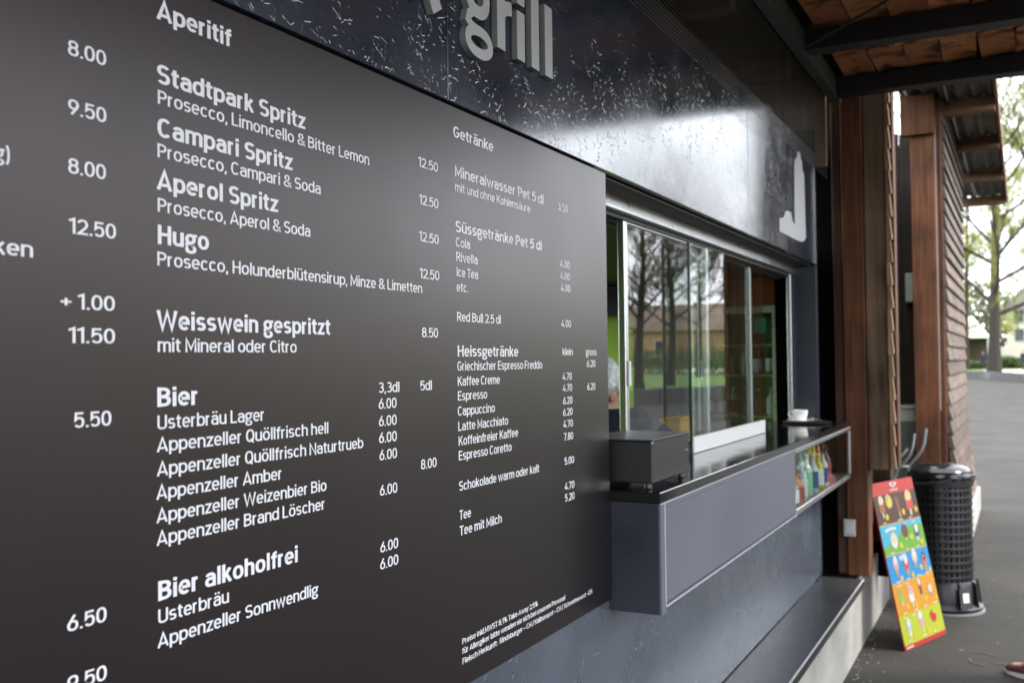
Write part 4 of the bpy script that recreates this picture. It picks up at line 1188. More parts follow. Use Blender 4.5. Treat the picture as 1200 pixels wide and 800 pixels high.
# ================================================================== RUBBISH BIN
bx, by = 0.505, 7.10
binn = empty("rubbish_bin", (bx, by, 0), "black slatted rubbish bin with a domed lid and black bag behind the ice cream board", "bin")
m = MB(); m.lathe((bx, by, 0.012), [(0.235, 0), (0.24, 0.02), (0.205, 0.045), (0.200, 0.17), (0.192, 0.185), (0.0, 0.185)], n=40); m.build("base", M['black_plastic'], binn, smooth=True)
m = MB(); m.lathe((bx, by, 0.0), [(0.250, 0.0), (0.250, 0.008), (0.23, 0.0115), (0.0, 0.0115)], n=40); m.build("foot_plate", P("pale_foot_plate", (0.16, 0.16, 0.15), rough=0.8), binn, smooth=True)
m = MB(); m.lathe((bx, by, 0.198), [(0.160, 0), (0.160, 0.62), (0.150, 0.62), (0.150, 0.0)], n=32); m.build("liner", M['bag'], binn, smooth=True)
sl = None
for k in range(34):
    a = 2 * pi * k / 34
    if sl is None:
        mm_ = MB(); mm_.box(0.174, 0.184, -0.0115, 0.0115, 0.185, 0.815)
        me = bpy.data.meshes.new("slat"); me.from_pydata(mm_.v, [], mm_.f); me.materials.append(M['black_plastic']); sl = me
    o = link("slat", sl, binn); o.rotation_euler = (0, 0, a)
for k in range(13):
    zc = 0.215 + k * 0.046
    m = MB(); m.lathe((bx, by, zc), [(0.172, 0), (0.188, 0.0), (0.190, 0.009), (0.188, 0.018), (0.172, 0.018), (0.172, 0)], n=36, cap=False); m.build("hoop", M['black_plastic'], binn, smooth=True)
fin = None
for k in range(10):
    a = 2 * pi * k / 10 + 0.25
    if fin is None:
        mm_ = MB(); mm_.prism([(0.198, -0.006, 0.02), (0.236, -0.006, 0.02), (0.216, -0.006, 0.19), (0.194, -0.006, 0.20)], (0, 0.012, 0), 'Y')
        me = bpy.data.meshes.new("base_fin"); me.from_pydata(mm_.v, [], mm_.f); me.materials.append(M['black_plastic']); fin = me
    o = link("base_fin", fin, binn); o.rotation_euler = (0, 0, a)
m = MB(); m.lathe((bx, by, 0.80), [(0.180, 0), (0.196, 0.0), (0.198, 0.03), (0.198, 0.075), (0.185, 0.078), (0.175, 0.02), (0.18, 0)], n=36, cap=False); m.build("top_collar", M['black_plastic'], binn, smooth=True)
mb = MB(); nn = 40
vs, fs = [], []
rb = random.Random(9)
prof = [(0.200, 0.845), (0.206, 0.86), (0.201, 0.880), (0.186, 0.884), (0.150, 0.872), (0.11, 0.86)]
for (r_, z_) in prof:
    for k in range(nn):
        a = 2 * pi * k / nn
        rr_ = r_ + rb.uniform(-0.004, 0.006); 
        vs.append((bx + rr_ * cos(a), by + rr_ * sin(a), z_ + rb.uniform(-0.006, 0.006) - (0.02 * max(0, cos(a * 3)) if z_ < 0.85 else 0)))
for i in range(len(prof) - 1):
    for k in range(nn):
        a_, b2 = i * nn + k, i * nn + (k + 1) % nn
        fs.append((a_, b2, b2 + nn, a_ + nn))
mb.add(vs, fs); mb.build("bin_bag", M['bag'], binn, smooth=True)
m = MB(); m.lathe((bx, by, 0.885), [(0.176, 0.0), (0.180, 0.008), (0.165, 0.028), (0.125, 0.046), (0.06, 0.055), (0.0, 0.057)], n=36)
m.build("domed_lid", P("glossy_black_lid", (0.010, 0.010, 0.011), rough=0.16), binn, smooth=True)
m = MB(); m.tube([(bx + 0.201 * cos(a), by + 0.201 * sin(a), 0.838 - 0.02 * sin(a * 2.0)) for a in [(-2.4 + i * 0.14) for i in range(24)]], 0.004, 6); m.build("bag_ring", M['steel_grey'], binn, smooth=True)
ang_l = radians(-52)
m = MB(); 
cxl, cyl = bx + 0.236 * cos(ang_l), by + 0.236 * sin(ang_l)
tv = Vector((-sin(ang_l), cos(ang_l), 0)); nv = Vector((cos(ang_l), sin(ang_l), 0))
m.obox((cxl, cyl, 0.105), tv * 0.040, nv * 0.002, Vector((0, 0, 0.060)) - nv * 0.008); m.build("label_plate", M['black_metal'], binn)
m = MB(); m.obox(Vector((cxl, cyl, 0.112)) + nv * 0.0035, tv * 0.020, nv * 0.0008, Vector((0, 0, 0.028)) - nv * 0.0035); m.build("white_sticker", M['white_plastic'], binn)

# bent steel tubes behind the bin
rack = empty("bent_tube_rack", (0.2, 8.2, 0), "bent galvanised steel tubes of a rack standing behind the bin", "rack")
for dx, dy, s in ((0, 0, 1.0), (0.075, 0.10, 1.03)):
    pts_ = [(0.10 + dx, 8.2 + dy, 0.0), (0.10 + dx, 8.2 + dy, 0.70 * s), (0.125 + dx, 8.2 + dy, 0.775 * s), (0.175 + dx, 8.2 + dy, 0.83 * s), (0.215 + dx, 8.2 + dy, 0.885 * s), (0.235 + dx, 8.2 + dy, 0.945 * s), (0.25 + dx, 8.2 + dy, 1.05 * s)]
    m = MB(); m.tube(pts_, 0.0125, 10); m.build("bent_tube", M['galv'], rack, smooth=True)
m = MB(); m.tube([(0.10, 8.2, 0.84), (0.16, 8.2, 0.88), (0.20, 8.22, 0.93)], 0.011, 8); m.build("side_tube", M['galv'], rack, smooth=True)
m = MB(); m.tube([(-0.1, 8.2, 0.78), (0.20, 8.25, 0.79)], 0.014, 8); m.build("cross_tube", M['galv'], rack, smooth=True)

# ================================================================== ICE CREAM BOARD
B0 = Vector((0.39, 5.945, 0.0)); B1 = Vector((0.565, 6.428, 0.0))
bu = (B1 - B0); Wd = bu.length; bu = bu / Wd
bn = Vector((-bu.y, bu.x, 0)); th = radians(12.0); Hh = 0.93
bv = Vector((0, 0, 1)) * cos(th) + bn * sin(th)          # up the board
bo = bu.cross(bv)                                         # out of the face
if bo.x < 0: bo = -bo
ice = empty("ice_cream_board", (B0 + B1) / 2, "colourful ice cream price board leaning beside the rubbish bin", "price board")
def sp3(u, v, o=0.0):
    return B0 + bu * (u * Wd) + bv * ((1 - v) * Hh) + bo * o
def flat(name, uvs, col, lvl, parent=ice):
    m_ = MB(); o_ = 0.0006 + 0.0005 * lvl
    m_.prism([sp3(u, v, o_ - 0.00045) for u, v in uvs], bo * 0.00045, 'N')
    return m_.build(name, col, parent)
pc = {}
def pcol(r, g, b):
    k_ = (r, g, b)
    if k_ not in pc: pc[k_] = P("board_print_%d" % len(pc), (r * 0.45, g * 0.45, b * 0.45), rough=0.35)
    return pc[k_]
m = MB(); m.prism([sp3(0, 0, -0.010), sp3(1, 0, -0.010), sp3(1, 1, -0.010), sp3(0, 1, -0.010)], bo * 0.010, 'N'); m.build("backing_panel", pcol(0.62, 0.03, 0.025), ice)
def band(name, v0, v1, c, lvl=0, e=0.0): return flat(name, [(e, v0), (1 - e, v0), (1 - e, v1), (e, v1)], c, lvl)
band("printed_band", 0.078, 0.258, pcol(0.085, 0.035, 0.025), 0)
band("printed_band", 0.262, 0.440, pcol(0.06, 0.50, 0.75), 0)
band("printed_band", 0.444, 0.612, pcol(0.010, 0.32, 0.72), 0)
band("printed_band", 0.616, 0.800, pcol(0.80, 0.36, 0.015), 0)
band("printed_band", 0.804, 0.972, pcol(0.55, 0.62, 0.03), 0)
for v0, v1 in ((0.2565, 0.2635), (0.4385, 0.4455), (0.610, 0.6175), (0.7985, 0.8055)):
    band("divider_line", v0, v1, pcol(0.80, 0.45, 0.03), 1)
flat("printed_hill", [(0, 0.4375), (0, 0.40), (0.15, 0.375), (0.35, 0.345), (0.5, 0.318), (0.62, 0.300), (0.78, 0.292), (1, 0.300), (1, 0.4375)], pcol(0.16, 0.48, 0.05), 1)
white, yel = pcol(0.82, 0.82, 0.80), pcol(0.85, 0.60, 0.05)
choc, cream, straw, gold = pcol(0.16, 0.06, 0.03), pcol(0.80, 0.70, 0.48), pcol(0.70, 0.08, 0.07), pcol(0.62, 0.36, 0.10)
palepink, navyb, lime = pcol(0.75, 0.42, 0.42), pcol(0.05, 0.08, 0.20), pcol(0.30, 0.62, 0.10)
def disc(name, u, v, r, c, lvl, n=14, sy=1.0):
    return flat(name, [(u + r * cos(2 * pi * k / n), v + r * sy * (Wd / Hh) * sin(2 * pi * k / n)) for k in range(n)], c, lvl)
def popsicle(u, v, h, w, c, tilt=0.0, c2=None):
    def rt_(du, dv): return (u + du + tilt * dv, v + dv)
    flat("ice_lolly", [rt_(-w * cos(a), -h * 0.5 + w * 0.55 * (1 - sin(a))) for a in [pi * i / 8 for i in range(9)]][::-1] + [rt_(-w, h * 0.22), rt_(w, h * 0.22)] if False else
         [rt_(-w, h * 0.25), rt_(-w, -h * 0.32)] + [rt_(-w * cos(pi * i / 6), -h * 0.32 - w * 0.5 * sin(pi * i / 6)) for i in range(1, 6)] + [rt_(w, -h * 0.32), rt_(w, h * 0.25)], c, 2)
    flat("lolly_stick", [rt_(-w * 0.28, h * 0.25), rt_(w * 0.28, h * 0.25), rt_(w * 0.28, h * 0.5), rt_(-w * 0.28, h * 0.5)], cream, 2)
    if c2: flat("lolly_tip", [rt_(-w * 0.9, -h * 0.14), rt_(-w * 0.9, -h * 0.32)] + [rt_(-w * 0.9 * cos(pi * i / 6), -h * 0.32 - w * 0.45 * sin(pi * i / 6)) for i in range(1, 6)] + [rt_(w * 0.9, -h * 0.32), rt_(w * 0.9, -h * 0.18), rt_(0, -h * 0.10)], c2, 3)
def cone(u, v, h, w, c, cone_c, swirl=None):
    flat("ice_cone", [(u - w, v), (u + w, v), (u + w * 0.12, v + h * 0.6), (u - w * 0.12, v + h * 0.6)], cone_c, 2)
    disc("ice_scoop", u, v - h * 0.06, w * 1.05, c, 3, sy=1.1)
    if swirl: disc("ice_swirl", u, v - h * 0.24, w * 0.65, swirl, 4, sy=1.3)
def price(u, v, r=0.036): disc("price_dot", u, v, r, yel, 3, 10)
# header: white heart mark and small word strokes under it
heart = []
for i in range(28):
    a = 2 * pi * i / 28
    heart.append((0.51 + 0.0052 * 16 * sin(a) ** 3, 0.026 - 0.00125 * (13 * cos(a) - 5 * cos(2 * a) - 2 * cos(3 * a) - cos(4 * a))))
flat("heart_mark", heart, white, 1)
heart2 = [(0.51 + (u - 0.51) * 0.48, 0.0245 + (v - 0.026) * 0.48) for u, v in heart]
flat("heart_mark", heart2, pcol(0.62, 0.03, 0.025), 2)
for k in range(5):
    u = 0.425 + k * 0.036
    flat("word_stroke", [(u, 0.052), (u + 0.024, 0.052), (u + 0.024, 0.064), (u, 0.064)], white, 1)
# chocolate panel
popsicle(0.15, 0.150, 0.135, 0.060, pcol(0.42, 0.15, 0.07), 0.0, cream)
disc("lemon_slice", 0.33, 0.125, 0.075, yel, 2); disc("lemon_slice", 0.33, 0.125, 0.045, pcol(0.85, 0.72, 0.20), 3)
popsicle(0.52, 0.165, 0.145, 0.035, pcol(0.30, 0.12, 0.06), 0.2)
popsicle(0.80, 0.160, 0.150, 0.080, straw, 0.0, pcol(0.85, 0.60, 0.25))
for p_ in ((0.22, 0.215), (0.62, 0.205), (0.93, 0.205), (0.30, 0.105)): price(*p_)
flat("word_stroke", [(0.27, 0.083), (0.30, 0.100), (0.33, 0.083), (0.36, 0.100), (0.36, 0.092), (0.33, 0.076), (0.30, 0.093), (0.27, 0.076)], white, 3)
# meadow panel: scoops with plain ruffled cones, no characters
flat("word_stroke", [(0.10, 0.290), (0.22, 0.278), (0.36, 0.284), (0.36, 0.300), (0.22, 0.294), (0.11, 0.308)], white, 2)
cone(0.26, 0.365, 0.085, 0.075, white, palepink, cream)
cone(0.55, 0.325, 0.085, 0.070, choc, white, None)
cone(0.83, 0.345, 0.095, 0.060, navyb, white, white)
for p_ in ((0.40, 0.400), (0.68, 0.365), (0.90, 0.410)): price(*p_)
# blue panel: four cones
cone(0.18, 0.505, 0.125, 0.060, palepink, gold, white); cone(0.42, 0.520, 0.125, 0.060, straw, gold, white)
cone(0.64, 0.490, 0.120, 0.060, cream, gold, white); cone(0.86, 0.530, 0.125, 0.062, pcol(0.55, 0.22, 0.20), gold, choc)
flat("word_stroke", [(0.28, 0.462), (0.44, 0.450), (0.47, 0.470), (0.36, 0.490), (0.30, 0.485)], pcol(0.55, 0.75, 0.88), 1)
for p_ in ((0.25, 0.590), (0.52, 0.590), (0.75, 0.560), (0.95, 0.590)): price(*p_, r=0.033)
# orange panel
popsicle(0.15, 0.700, 0.10, 0.055, lime, 0.3, gold); popsicle(0.38, 0.710, 0.13, 0.055, white, 0.1, palepink)
popsicle(0.62, 0.680, 0.15, 0.026, choc, 0.15, white); disc("ice_cup", 0.85, 0.705, 0.075, pcol(0.60, 0.30, 0.18), 2); disc("ice_cup", 0.85, 0.700, 0.05, cream, 3)
for p_ in ((0.25, 0.760), (0.45, 0.770), (0.70, 0.750), (0.95, 0.765)): price(*p_, r=0.030)
# lime panel
cone(0.18, 0.875, 0.11, 0.055, pcol(0.55, 0.60, 0.62), white, white); popsicle(0.48, 0.870, 0.13, 0.050, palepink, 0.15, white)
flat("sauce_splash", [(0.70, 0.850), (0.76, 0.825), (0.80, 0.850), (0.86, 0.862), (0.84, 0.895), (0.77, 0.905), (0.72, 0.885)], pcol(0.62, 0.03, 0.025), 2)
for p_ in ((0.28, 0.930), (0.60, 0.935), (0.86, 0.935)): price(*p_, r=0.030)
flat("word_stroke", [(0.03, 0.982), (0.20, 0.982), (0.20, 0.990), (0.03, 0.990)], white, 1)

rz = random.Random(8)
for (v0, us) in ((0.245, (0.10, 0.45, 0.72)), (0.428, (0.12, 0.48, 0.74)), (0.602, (0.10, 0.36, 0.60, 0.82)), (0.790, (0.12, 0.38, 0.62, 0.84)), (0.950, (0.12, 0.45, 0.72)), (0.275, (0.55, 0.75)), (0.625, (0.1, 0.3)), (0.815, (0.1, 0.3))):
    for u in us:
        w_ = rz.uniform(0.06, 0.12)
        flat("word_stroke", [(u, v0), (u + w_, v0), (u + w_, v0 + 0.006), (u, v0 + 0.006)], white, 3)
for (u, v) in ((0.15, 0.12), (0.80, 0.13), (0.26, 0.335), (0.42, 0.49), (0.64, 0.46), (0.38, 0.68), (0.86, 0.50)):
    disc("shine_spot", u - 0.015, v, 0.014, white, 5, 8)

# pink chalk scribbles on the asphalt
chm = P("pink_chalk", (0.085, 0.052, 0.048), rough=0.9, var=0.4, vscale=60)
ck = empty("chalk_scribble", (0.76, 5.94, 0), "faint pink chalk scribbles on the asphalt in front of the bin", "chalk mark")
for pts_ in ([(0.72, 6.08), (0.78, 6.09), (0.84, 6.05)], [(0.71, 5.95), (0.72, 5.88), (0.77, 5.84), (0.79, 5.87)], [(0.83, 5.90), (0.88, 5.92), (0.90, 5.86), (0.88, 5.80)]):
    l, r, cl = ribbon([(a, b2) for a, b2 in pts_], 0.010)
    m = MB(); n = len(l)
    m.add([(p[0], p[1], 0.004) for p in l] + [(p[0], p[1], 0.004) for p in r], [(i, n + i, n + i + 1, i + 1) for i in range(n - 1)])
    m.build("chalk_line", chm, ck)

# loose grit and small litter at the foot of the plinth
rg = random.Random(17)
gb = MB()
for k in range(220):
    y = rg.uniform(3.5, 8.0); x = 0.17 + abs(rg.gauss(0, 0.10)); s = rg.uniform(0.0015, 0.005)
    gb.sphere((x, y, s * 0.6), (s, s * rg.uniform(0.6, 1.3), s * 0.7), 5, 3)
for k in range(160):
    y = rg.uniform(4.5, 12.0); x = rg.uniform(0.3, 2.6); s = rg.uniform(0.0015, 0.004)
    gb.sphere((x, y, s * 0.6), (s, s, s * 0.6), 5, 3)
tag(gb.build("grit", P("pale_grit", (0.30, 0.28, 0.25), rough=0.9, var=0.4, vscale=30), kind="stuff"), "scattered pale grit on the asphalt along the plinth", "grit")
lf = MB()
for k in range(26):
    y = rg.uniform(4.8, 11.0); x = rg.uniform(0.25, 2.2); a = rg.uniform(0, 6.28); s = rg.uniform(0.010, 0.02)
    lf.add([(x + s * cos(a), y + s * sin(a), 0.004), (x + s * 0.5 * cos(a + 1.6), y + s * 0.5 * sin(a + 1.6), 0.009), (x - s * cos(a), y - s * sin(a), 0.005), (x - s * 0.5 * cos(a + 1.6), y - s * 0.5 * sin(a + 1.6), 0.006)], [(0, 1, 2, 3)])
tag(lf.build("fallen_leaves", P("dry_leaf", (0.16, 0.10, 0.05), rough=0.8), kind="stuff"), "few small dry leaves scattered on the asphalt", "leaves")

# ================================================================== PEOPLE
def remesh(name, mb, mat, voxel, parent, smooth_it=6, fac=0.5, xf=None):
    """join overlapping closed shapes into one continuous skin and bake the result to a mesh"""
    me = bpy.data.meshes.new(name + "_src")
    vs = [xf @ Vector(p) for p in mb.v] if xf else [Vector(p) for p in mb.v]
    me.from_pydata([tuple(p) for p in vs], [], mb.f)
    tmp = bpy.data.objects.new(name + "_src", me); COL.objects.link(tmp)
    r = tmp.modifiers.new("r", 'REMESH'); r.mode = 'VOXEL'; r.voxel_size = voxel; r.use_smooth_shade = True
    s = tmp.modifiers.new("s", 'SMOOTH'); s.factor = fac; s.iterations = smooth_it
    dg = bpy.context.evaluated_depsgraph_get(); dg.update()
    out = bpy.data.meshes.new_from_object(tmp.evaluated_get(dg), depsgraph=dg)
    bpy.data.objects.remove(tmp); bpy.data.meshes.remove(me)
    out.name = name
    out.materials.clear(); out.materials.append(mat)
    out.polygons.foreach_set("use_smooth", [True] * len(out.polygons))
    return link(name, out, parent)

def chain(mb, pts, rs, n=12):
    """limb: tapered tube with rounded joints"""
    mb.tube(pts, list(rs), n)
    for p, r in zip(pts, rs): mb.sphere(p, r, n, 8)

def human(name, loc, heading, label, J, cols, voxel=0.012, hair='short', hands=True, shoes=True, scale=1.0, legs=True):
    """J: joint positions in the body's own frame, facing +y, metres"""
    e = empty(name, loc, label, "person")
    e.rotation_euler = (0, 0, heading)
    skin, top, pants, hairm, shoe = cols
    H = Vector(J['head']); hd = J.get('head_dir', (0, 1, 0)); hd = Vector(hd).normalized()
    R_ = hd.cross(Vector((0, 0, 1))).normalized(); U_ = R_.cross(hd).normalized()
    def hp(x, y, z): return H + R_ * x + hd * y + U_ * z
    b = MB()
    def ell(c, rx, ry, rz):
        s_ = MB(); s_.sphere((0, 0, 0), (rx, ry, rz), 18, 12)
        b.add([c + R_ * q[0] + hd * q[1] + U_ * q[2] for q in s_.v], s_.f)
    ell(hp(0, -0.005, 0.02), 0.075, 0.098, 0.095)
    ell(hp(0, 0.030, -0.045), 0.057, 0.062, 0.068)
    ell(hp(0, 0.062, -0.088), 0.026, 0.024, 0.020)          # chin
    ell(hp(0, 0.100, -0.018), 0.011, 0.020, 0.013)          # nose tip
    b.tube([hp(0, 0.086, 0.025), hp(0, 0.104, -0.014)], [0.007, 0.011], 8)
    ell(hp(0, 0.082, 0.030), 0.050, 0.014, 0.010)           # brow
    ell(hp(0, 0.084, -0.050), 0.024, 0.012, 0.006); ell(hp(0, 0.083, -0.062), 0.021, 0.012, 0.006)   # lips
    for s in (-1, 1):
        ell(hp(s * 0.077, -0.005, -0.010), 0.009, 0.018, 0.030)   # ears
        ell(hp(s * 0.032, 0.058, -0.028), 0.022, 0.022, 0.020)    # cheeks
    N_ = Vector(J['neck'])
    chain(b, [hp(0, -0.01, -0.06), N_], [0.055, 0.060])
    S_, E_, W_, F_ = J['sh'], J['el'], J['wr'], J.get('fd')
    P_ = Vector(J['hip'])
    chain(b, [N_, N_ + (P_ - N_) * 0.3, N_ + (P_ - N_) * 0.7, P_], [0.07, 0.13, 0.115, 0.13])
    for k in (0, 1):
        sh, el, wr = Vector(S_[k]), Vector(E_[k]), Vector(W_[k])
        chain(b, [N_ - Vector((0, 0, 0.04)), sh, el, wr], [0.06, 0.050, 0.038, 0.026])
        d = (wr - el).normalized()
        fd = Vector(F_[k]).normalized() if F_ else d
        side = fd.cross(Vector((0, 0, 1)))
        side = side.normalized() if side.length > 0.1 else Vector((1, 0, 0))
        nrm = side.cross(fd)
        if hands:
            s_ = MB(); s_.sphere((0, 0, 0), (1, 1, 1), 12, 8)
            pc_ = wr + fd * 0.048
            b.add([pc_ + side * (q[0] * 0.040) + fd * (q[1] * 0.052) + nrm * (q[2] * 0.017) for q in s_.v], s_.f)
            for i, (off, ln) in enumerate(((-0.030, 0.062), (-0.010, 0.074), (0.011, 0.070), (0.031, 0.056))):
                a0 = wr + fd * 0.088 + side * off
                a1 = a0 + fd * ln * 0.5 - nrm * 0.006 + side * off * 0.1
                a2 = a1 + fd * ln * 0.45 - nrm * 0.018
                chain(b, [a0, a1, a2], [0.0095, 0.0088, 0.0078], 8)
            a0 = wr + fd * 0.03 - side * 0.034
            chain(b, [a0, a0 + fd * 0.028 - side * 0.024 - nrm * 0.006, a0 + fd * 0.056 - side * 0.032 - nrm * 0.012], [0.012, 0.0105, 0.009], 8)
    if legs:
        for k in (0, 1):
            hj, kn, an = Vector(J['hj'][k]), Vector(J['kn'][k]), Vector(J['an'][k])
            chain(b, [P_ - Vector((0, 0, 0.04)), hj, kn, an], [0.10, 0.085, 0.055, 0.040])
            tdir = Vector(J['toe'][k])
            chain(b, [an - Vector((0, 0, 0.045)), an + tdir * 0.14 - Vector((0, 0, 0.055))], [0.036, 0.028])
    remesh("body", b, skin, voxel, e)
    # clothes
    c = MB()
    chain(c, [N_ - Vector((0, 0, 0.05)), N_ + (P_ - N_) * 0.3, N_ + (P_ - N_) * 0.7, P_ - Vector((0, 0, 0.03))], [0.10, 0.155, 0.140, 0.155])
    for k in (0, 1):
        sh, el, wr = Vector(S_[k]), Vector(E_[k]), Vector(W_[k])
        chain(c, [N_ - Vector((0, 0, 0.07)), sh, el, wr + (el - wr) * 0.10], [0.085, 0.070, 0.056, 0.043])
    remesh("jacket", c, top, voxel * 1.15, e)
    if legs:
        c = MB()
        for k in (0, 1):
            hj, kn, an = Vector(J['hj'][k]), Vector(J['kn'][k]), Vector(J['an'][k])
            chain(c, [P_ - Vector((0, 0, 0.05)), hj, kn, an + (kn - an) * 0.06], [0.135, 0.105, 0.074, 0.060])
        remesh("trousers", c, pants, voxel * 1.15, e)
    if legs and shoes:
        for k in (0, 1):
            an, td = Vector(J['an'][k]), Vector(J['toe'][k]).normalized()
            sd = td.cross(Vector((0, 0, 1))).normalized()
            ud = sd.cross(td)
            c = MB()
            def se(f_, s2, u_, rf, rs_, ru):
                s_ = MB(); s_.sphere((0, 0, 0), (1, 1, 1), 14, 10)
                o_ = an + td * f_ + sd * s2 + ud * u_
                c.add([o_ + td * (q[0] * rf) + sd * (q[1] * rs_) + ud * (q[2] * ru) for q in s_.v], s_.f)
            se(-0.03, 0, -0.045, 0.045, 0.036, 0.048); se(0.03, 0, -0.045, 0.075, 0.038, 0.046); se(0.10, 0, -0.060, 0.072, 0.044, 0.030); se(0.145, 0.0, -0.062, 0.045, 0.042, 0.026); se(-0.01, 0, -0.005, 0.045, 0.040, 0.035)
            so = remesh("shoe", c, shoe, min(voxel, 0.008), e)
            sole = []
            for i in range(26):
                a = 2 * pi * i / 26
                fx_ = 0.055 + 0.137 * cos(a); wd = (0.047 + 0.006 * cos(a)) * sin(a)
                sole.append(an + td * fx_ + sd * wd + ud * (-0.0895))
            c2_ = MB(); c2_.prism(sole, ud * 0.020, 'Z')
            me_ = bpy.data.meshes.new("sole"); me_.from_pydata([tuple(p) for p in c2_.v], [], c2_.f); me_.materials.append(M['sole']); link("sole", me_, so)
            if voxel < 0.02:
                for i in range(4):
                    m_ = MB(); pc_ = an + td * (0.045 + 0.018 * i) + ud * (0.002 - 0.010 * i)
                    m_.tube([pc_ - sd * 0.022, pc_ + ud * 0.006, pc_ + sd * 0.022], 0.0028, 6)
                    me_ = bpy.data.meshes.new("lace"); me_.from_pydata([tuple(p) for p in m_.v], [], m_.f); me_.materials.append(M['lace']); link("lace", me_, so)
    # hair
    c = MB(); rh = random.Random(4)
    def he(c0, rx, ry, rz):
        s_ = MB(); s_.sphere((0, 0, 0), (rx, ry, rz), 16, 10)
        c.add([c0 + R_ * q[0] + hd * q[1] + U_ * q[2] for q in s_.v], s_.f)
    he(hp(0, -0.022, 0.042), 0.086, 0.100, 0.088); he(hp(0, -0.055, 0.0), 0.078, 0.065, 0.085)
    if hair == 'curly':
        for i in range(90):
            a = rh.uniform(0, 2 * pi); t = rh.uniform(-0.35, 1.0)
            rr_ = sqrt(max(0, 1 - t * t))
            yy = sin(a) * rr_
            if yy > 0.55 and t < 0.45: continue
            q = hp(cos(a) * rr_ * 0.086, -0.018 + yy * 0.102, 0.035 + t * 0.090)
            he(q, *[rh.uniform(0.012, 0.020)] * 3)
    ho = remesh("hair", c, hairm, min(voxel, 0.009) if voxel < 0.02 else voxel, e, smooth_it=2)
    return e, hp

M['skin'] = P("skin", (0.50, 0.27, 0.19), rough=0.5, var=0.08, vscale=20)
M['grey_hair'] = P("grey_hair", (0.84, 0.83, 0.81), rough=0.55, var=0.3, vscale=60, bump=0.8, bscale=140)
M['dark_hair'] = P("dark_hair", (0.03, 0.02, 0.015), rough=0.5)
M['navy_cloth'] = P("navy_cloth", (0.012, 0.016, 0.035), rough=0.85, var=0.2, bump=0.2, bscale=200)
M['dark_cloth'] = P("charcoal_cloth", (0.02, 0.02, 0.024), rough=0.85, var=0.2)
M['denim'] = P("dark_denim", (0.02, 0.03, 0.06), rough=0.85, var=0.3, vscale=30)
M['maroon'] = P("maroon_suede", (0.075, 0.012, 0.020), rough=0.75, var=0.2, vscale=40)
M['sole'] = P("white_rubber_sole", (0.60, 0.58, 0.56), rough=0.6)
M['lace'] = P("maroon_lace", (0.20, 0.05, 0.06), rough=0.8)
M['teal_cloth'] = P("teal_scarf", (0.03, 0.20, 0.26), rough=0.8, var=0.3, vscale=40)

# worker in the kiosk, seen in profile between menu board and window frame, looking down
Jw = dict(head=(0.0, 0.06, 1.50), head_dir=(0.22, 1, -0.45), neck=(0, -0.05, 1.43), hip=(0, -0.10, 0.88),
          sh=[(-0.18, 0.00, 1.385), (0.17, 0.02, 1.385)], el=[(-0.22, 0.20, 1.16), (0.21, 0.27, 1.28)], wr=[(-0.12, 0.40, 1.08), (0.12, 0.44, 1.16)],
          fd=[(0.2, 1, -0.2), (-0.1, 1, -0.2)], hj=[(-0.09, -0.1, 0.84), (0.09, -0.1, 0.84)], kn=[(-0.10, -0.06, 0.48), (0.10, -0.06, 0.48)],
          an=[(-0.10, -0.10, 0.09), (0.10, -0.10, 0.09)], toe=[(0, 1, 0), (0, 1, 0)])
wk, hpw = human("person", (-0.39, 3.33, 0.015), radians(-6), "person with curly grey hair and glasses looking down inside the serving window", Jw,
           (M['skin'], M['navy_cloth'], M['dark_cloth'], M['grey_hair'], M['black_plastic']), voxel=0.0075, hair='curly')
g_ = MB()
for s in (-1, 1):
    c0 = [hpw(s * 0.033 + 0.024 * cos(a), 0.098, 0.012 + 0.017 * sin(a)) for a in [2 * pi * i / 14 for i in range(15)]]
    g_.tube(c0, 0.0016, 5, cap=False)
    g_.tube([hpw(s * 0.057, 0.095, 0.014), hpw(s * 0.080, 0.045, 0.014), hpw(s * 0.082, -0.01, 0.008)], 0.0016, 5)
g_.tube([hpw(-0.010, 0.100, 0.014), hpw(0.010, 0.100, 0.014)], 0.0016, 5)
me_ = bpy.data.meshes.new("glasses"); me_.from_pydata([tuple(p) for p in g_.v], [], g_.f); me_.materials.append(M['black_metal']); link("glasses", me_, wk)
g_ = MB(); chain(g_, [(-0.07, 0.02, 1.42), (-0.04, 0.08, 1.385), (0.04, 0.09, 1.385), (0.07, 0.02, 1.42), (0.03, 0.115, 1.32), (0.03, 0.13, 1.22)], [0.028, 0.03, 0.03, 0.028, 0.03, 0.025], 10)
remesh("scarf", g_, M['teal_cloth'], 0.009, wk)

# passer-by whose leading shoe reaches into the lower right corner
Jp = dict(head=(0, -0.20, 1.62), head_dir=(0, 1, -0.1), neck=(0, -0.24, 1.47), hip=(0, -0.27, 0.92),
          sh=[(-0.19, -0.24, 1.41), (0.19, -0.24, 1.41)], el=[(-0.25, -0.42, 1.14), (0.25, -0.34, 1.14)], wr=[(-0.26, -0.50, 0.90), (0.25, -0.22, 0.88)],
          hj=[(-0.09, -0.27, 0.88), (0.09, -0.27, 0.88)], kn=[(-0.09, -0.40, 0.50), (0.08, -0.06, 0.50)],
          an=[(-0.10, -0.62, 0.14), (0.08, 0.0, 0.0905)], toe=[(0, 1, -0.3), (0, 1, 0)])
dirp = Vector((-0.90, 0.44, 0)).normalized()
hdg = atan2(-dirp.x, dirp.y)
ank = Vector((0.885, 5.78, 0)) - dirp * 0.195
off = Matrix.Rotation(hdg, 3, 'Z') @ Vector((0.08, 0.0, 0))
human("person", (ank.x - off.x, ank.y - off.y, 0.0), hdg, "passer-by in a maroon shoe stepping in at the lower right corner", Jp,
      (M['skin'], M['dark_cloth'], M['denim'], M['dark_hair'], M['maroon']), voxel=0.011)

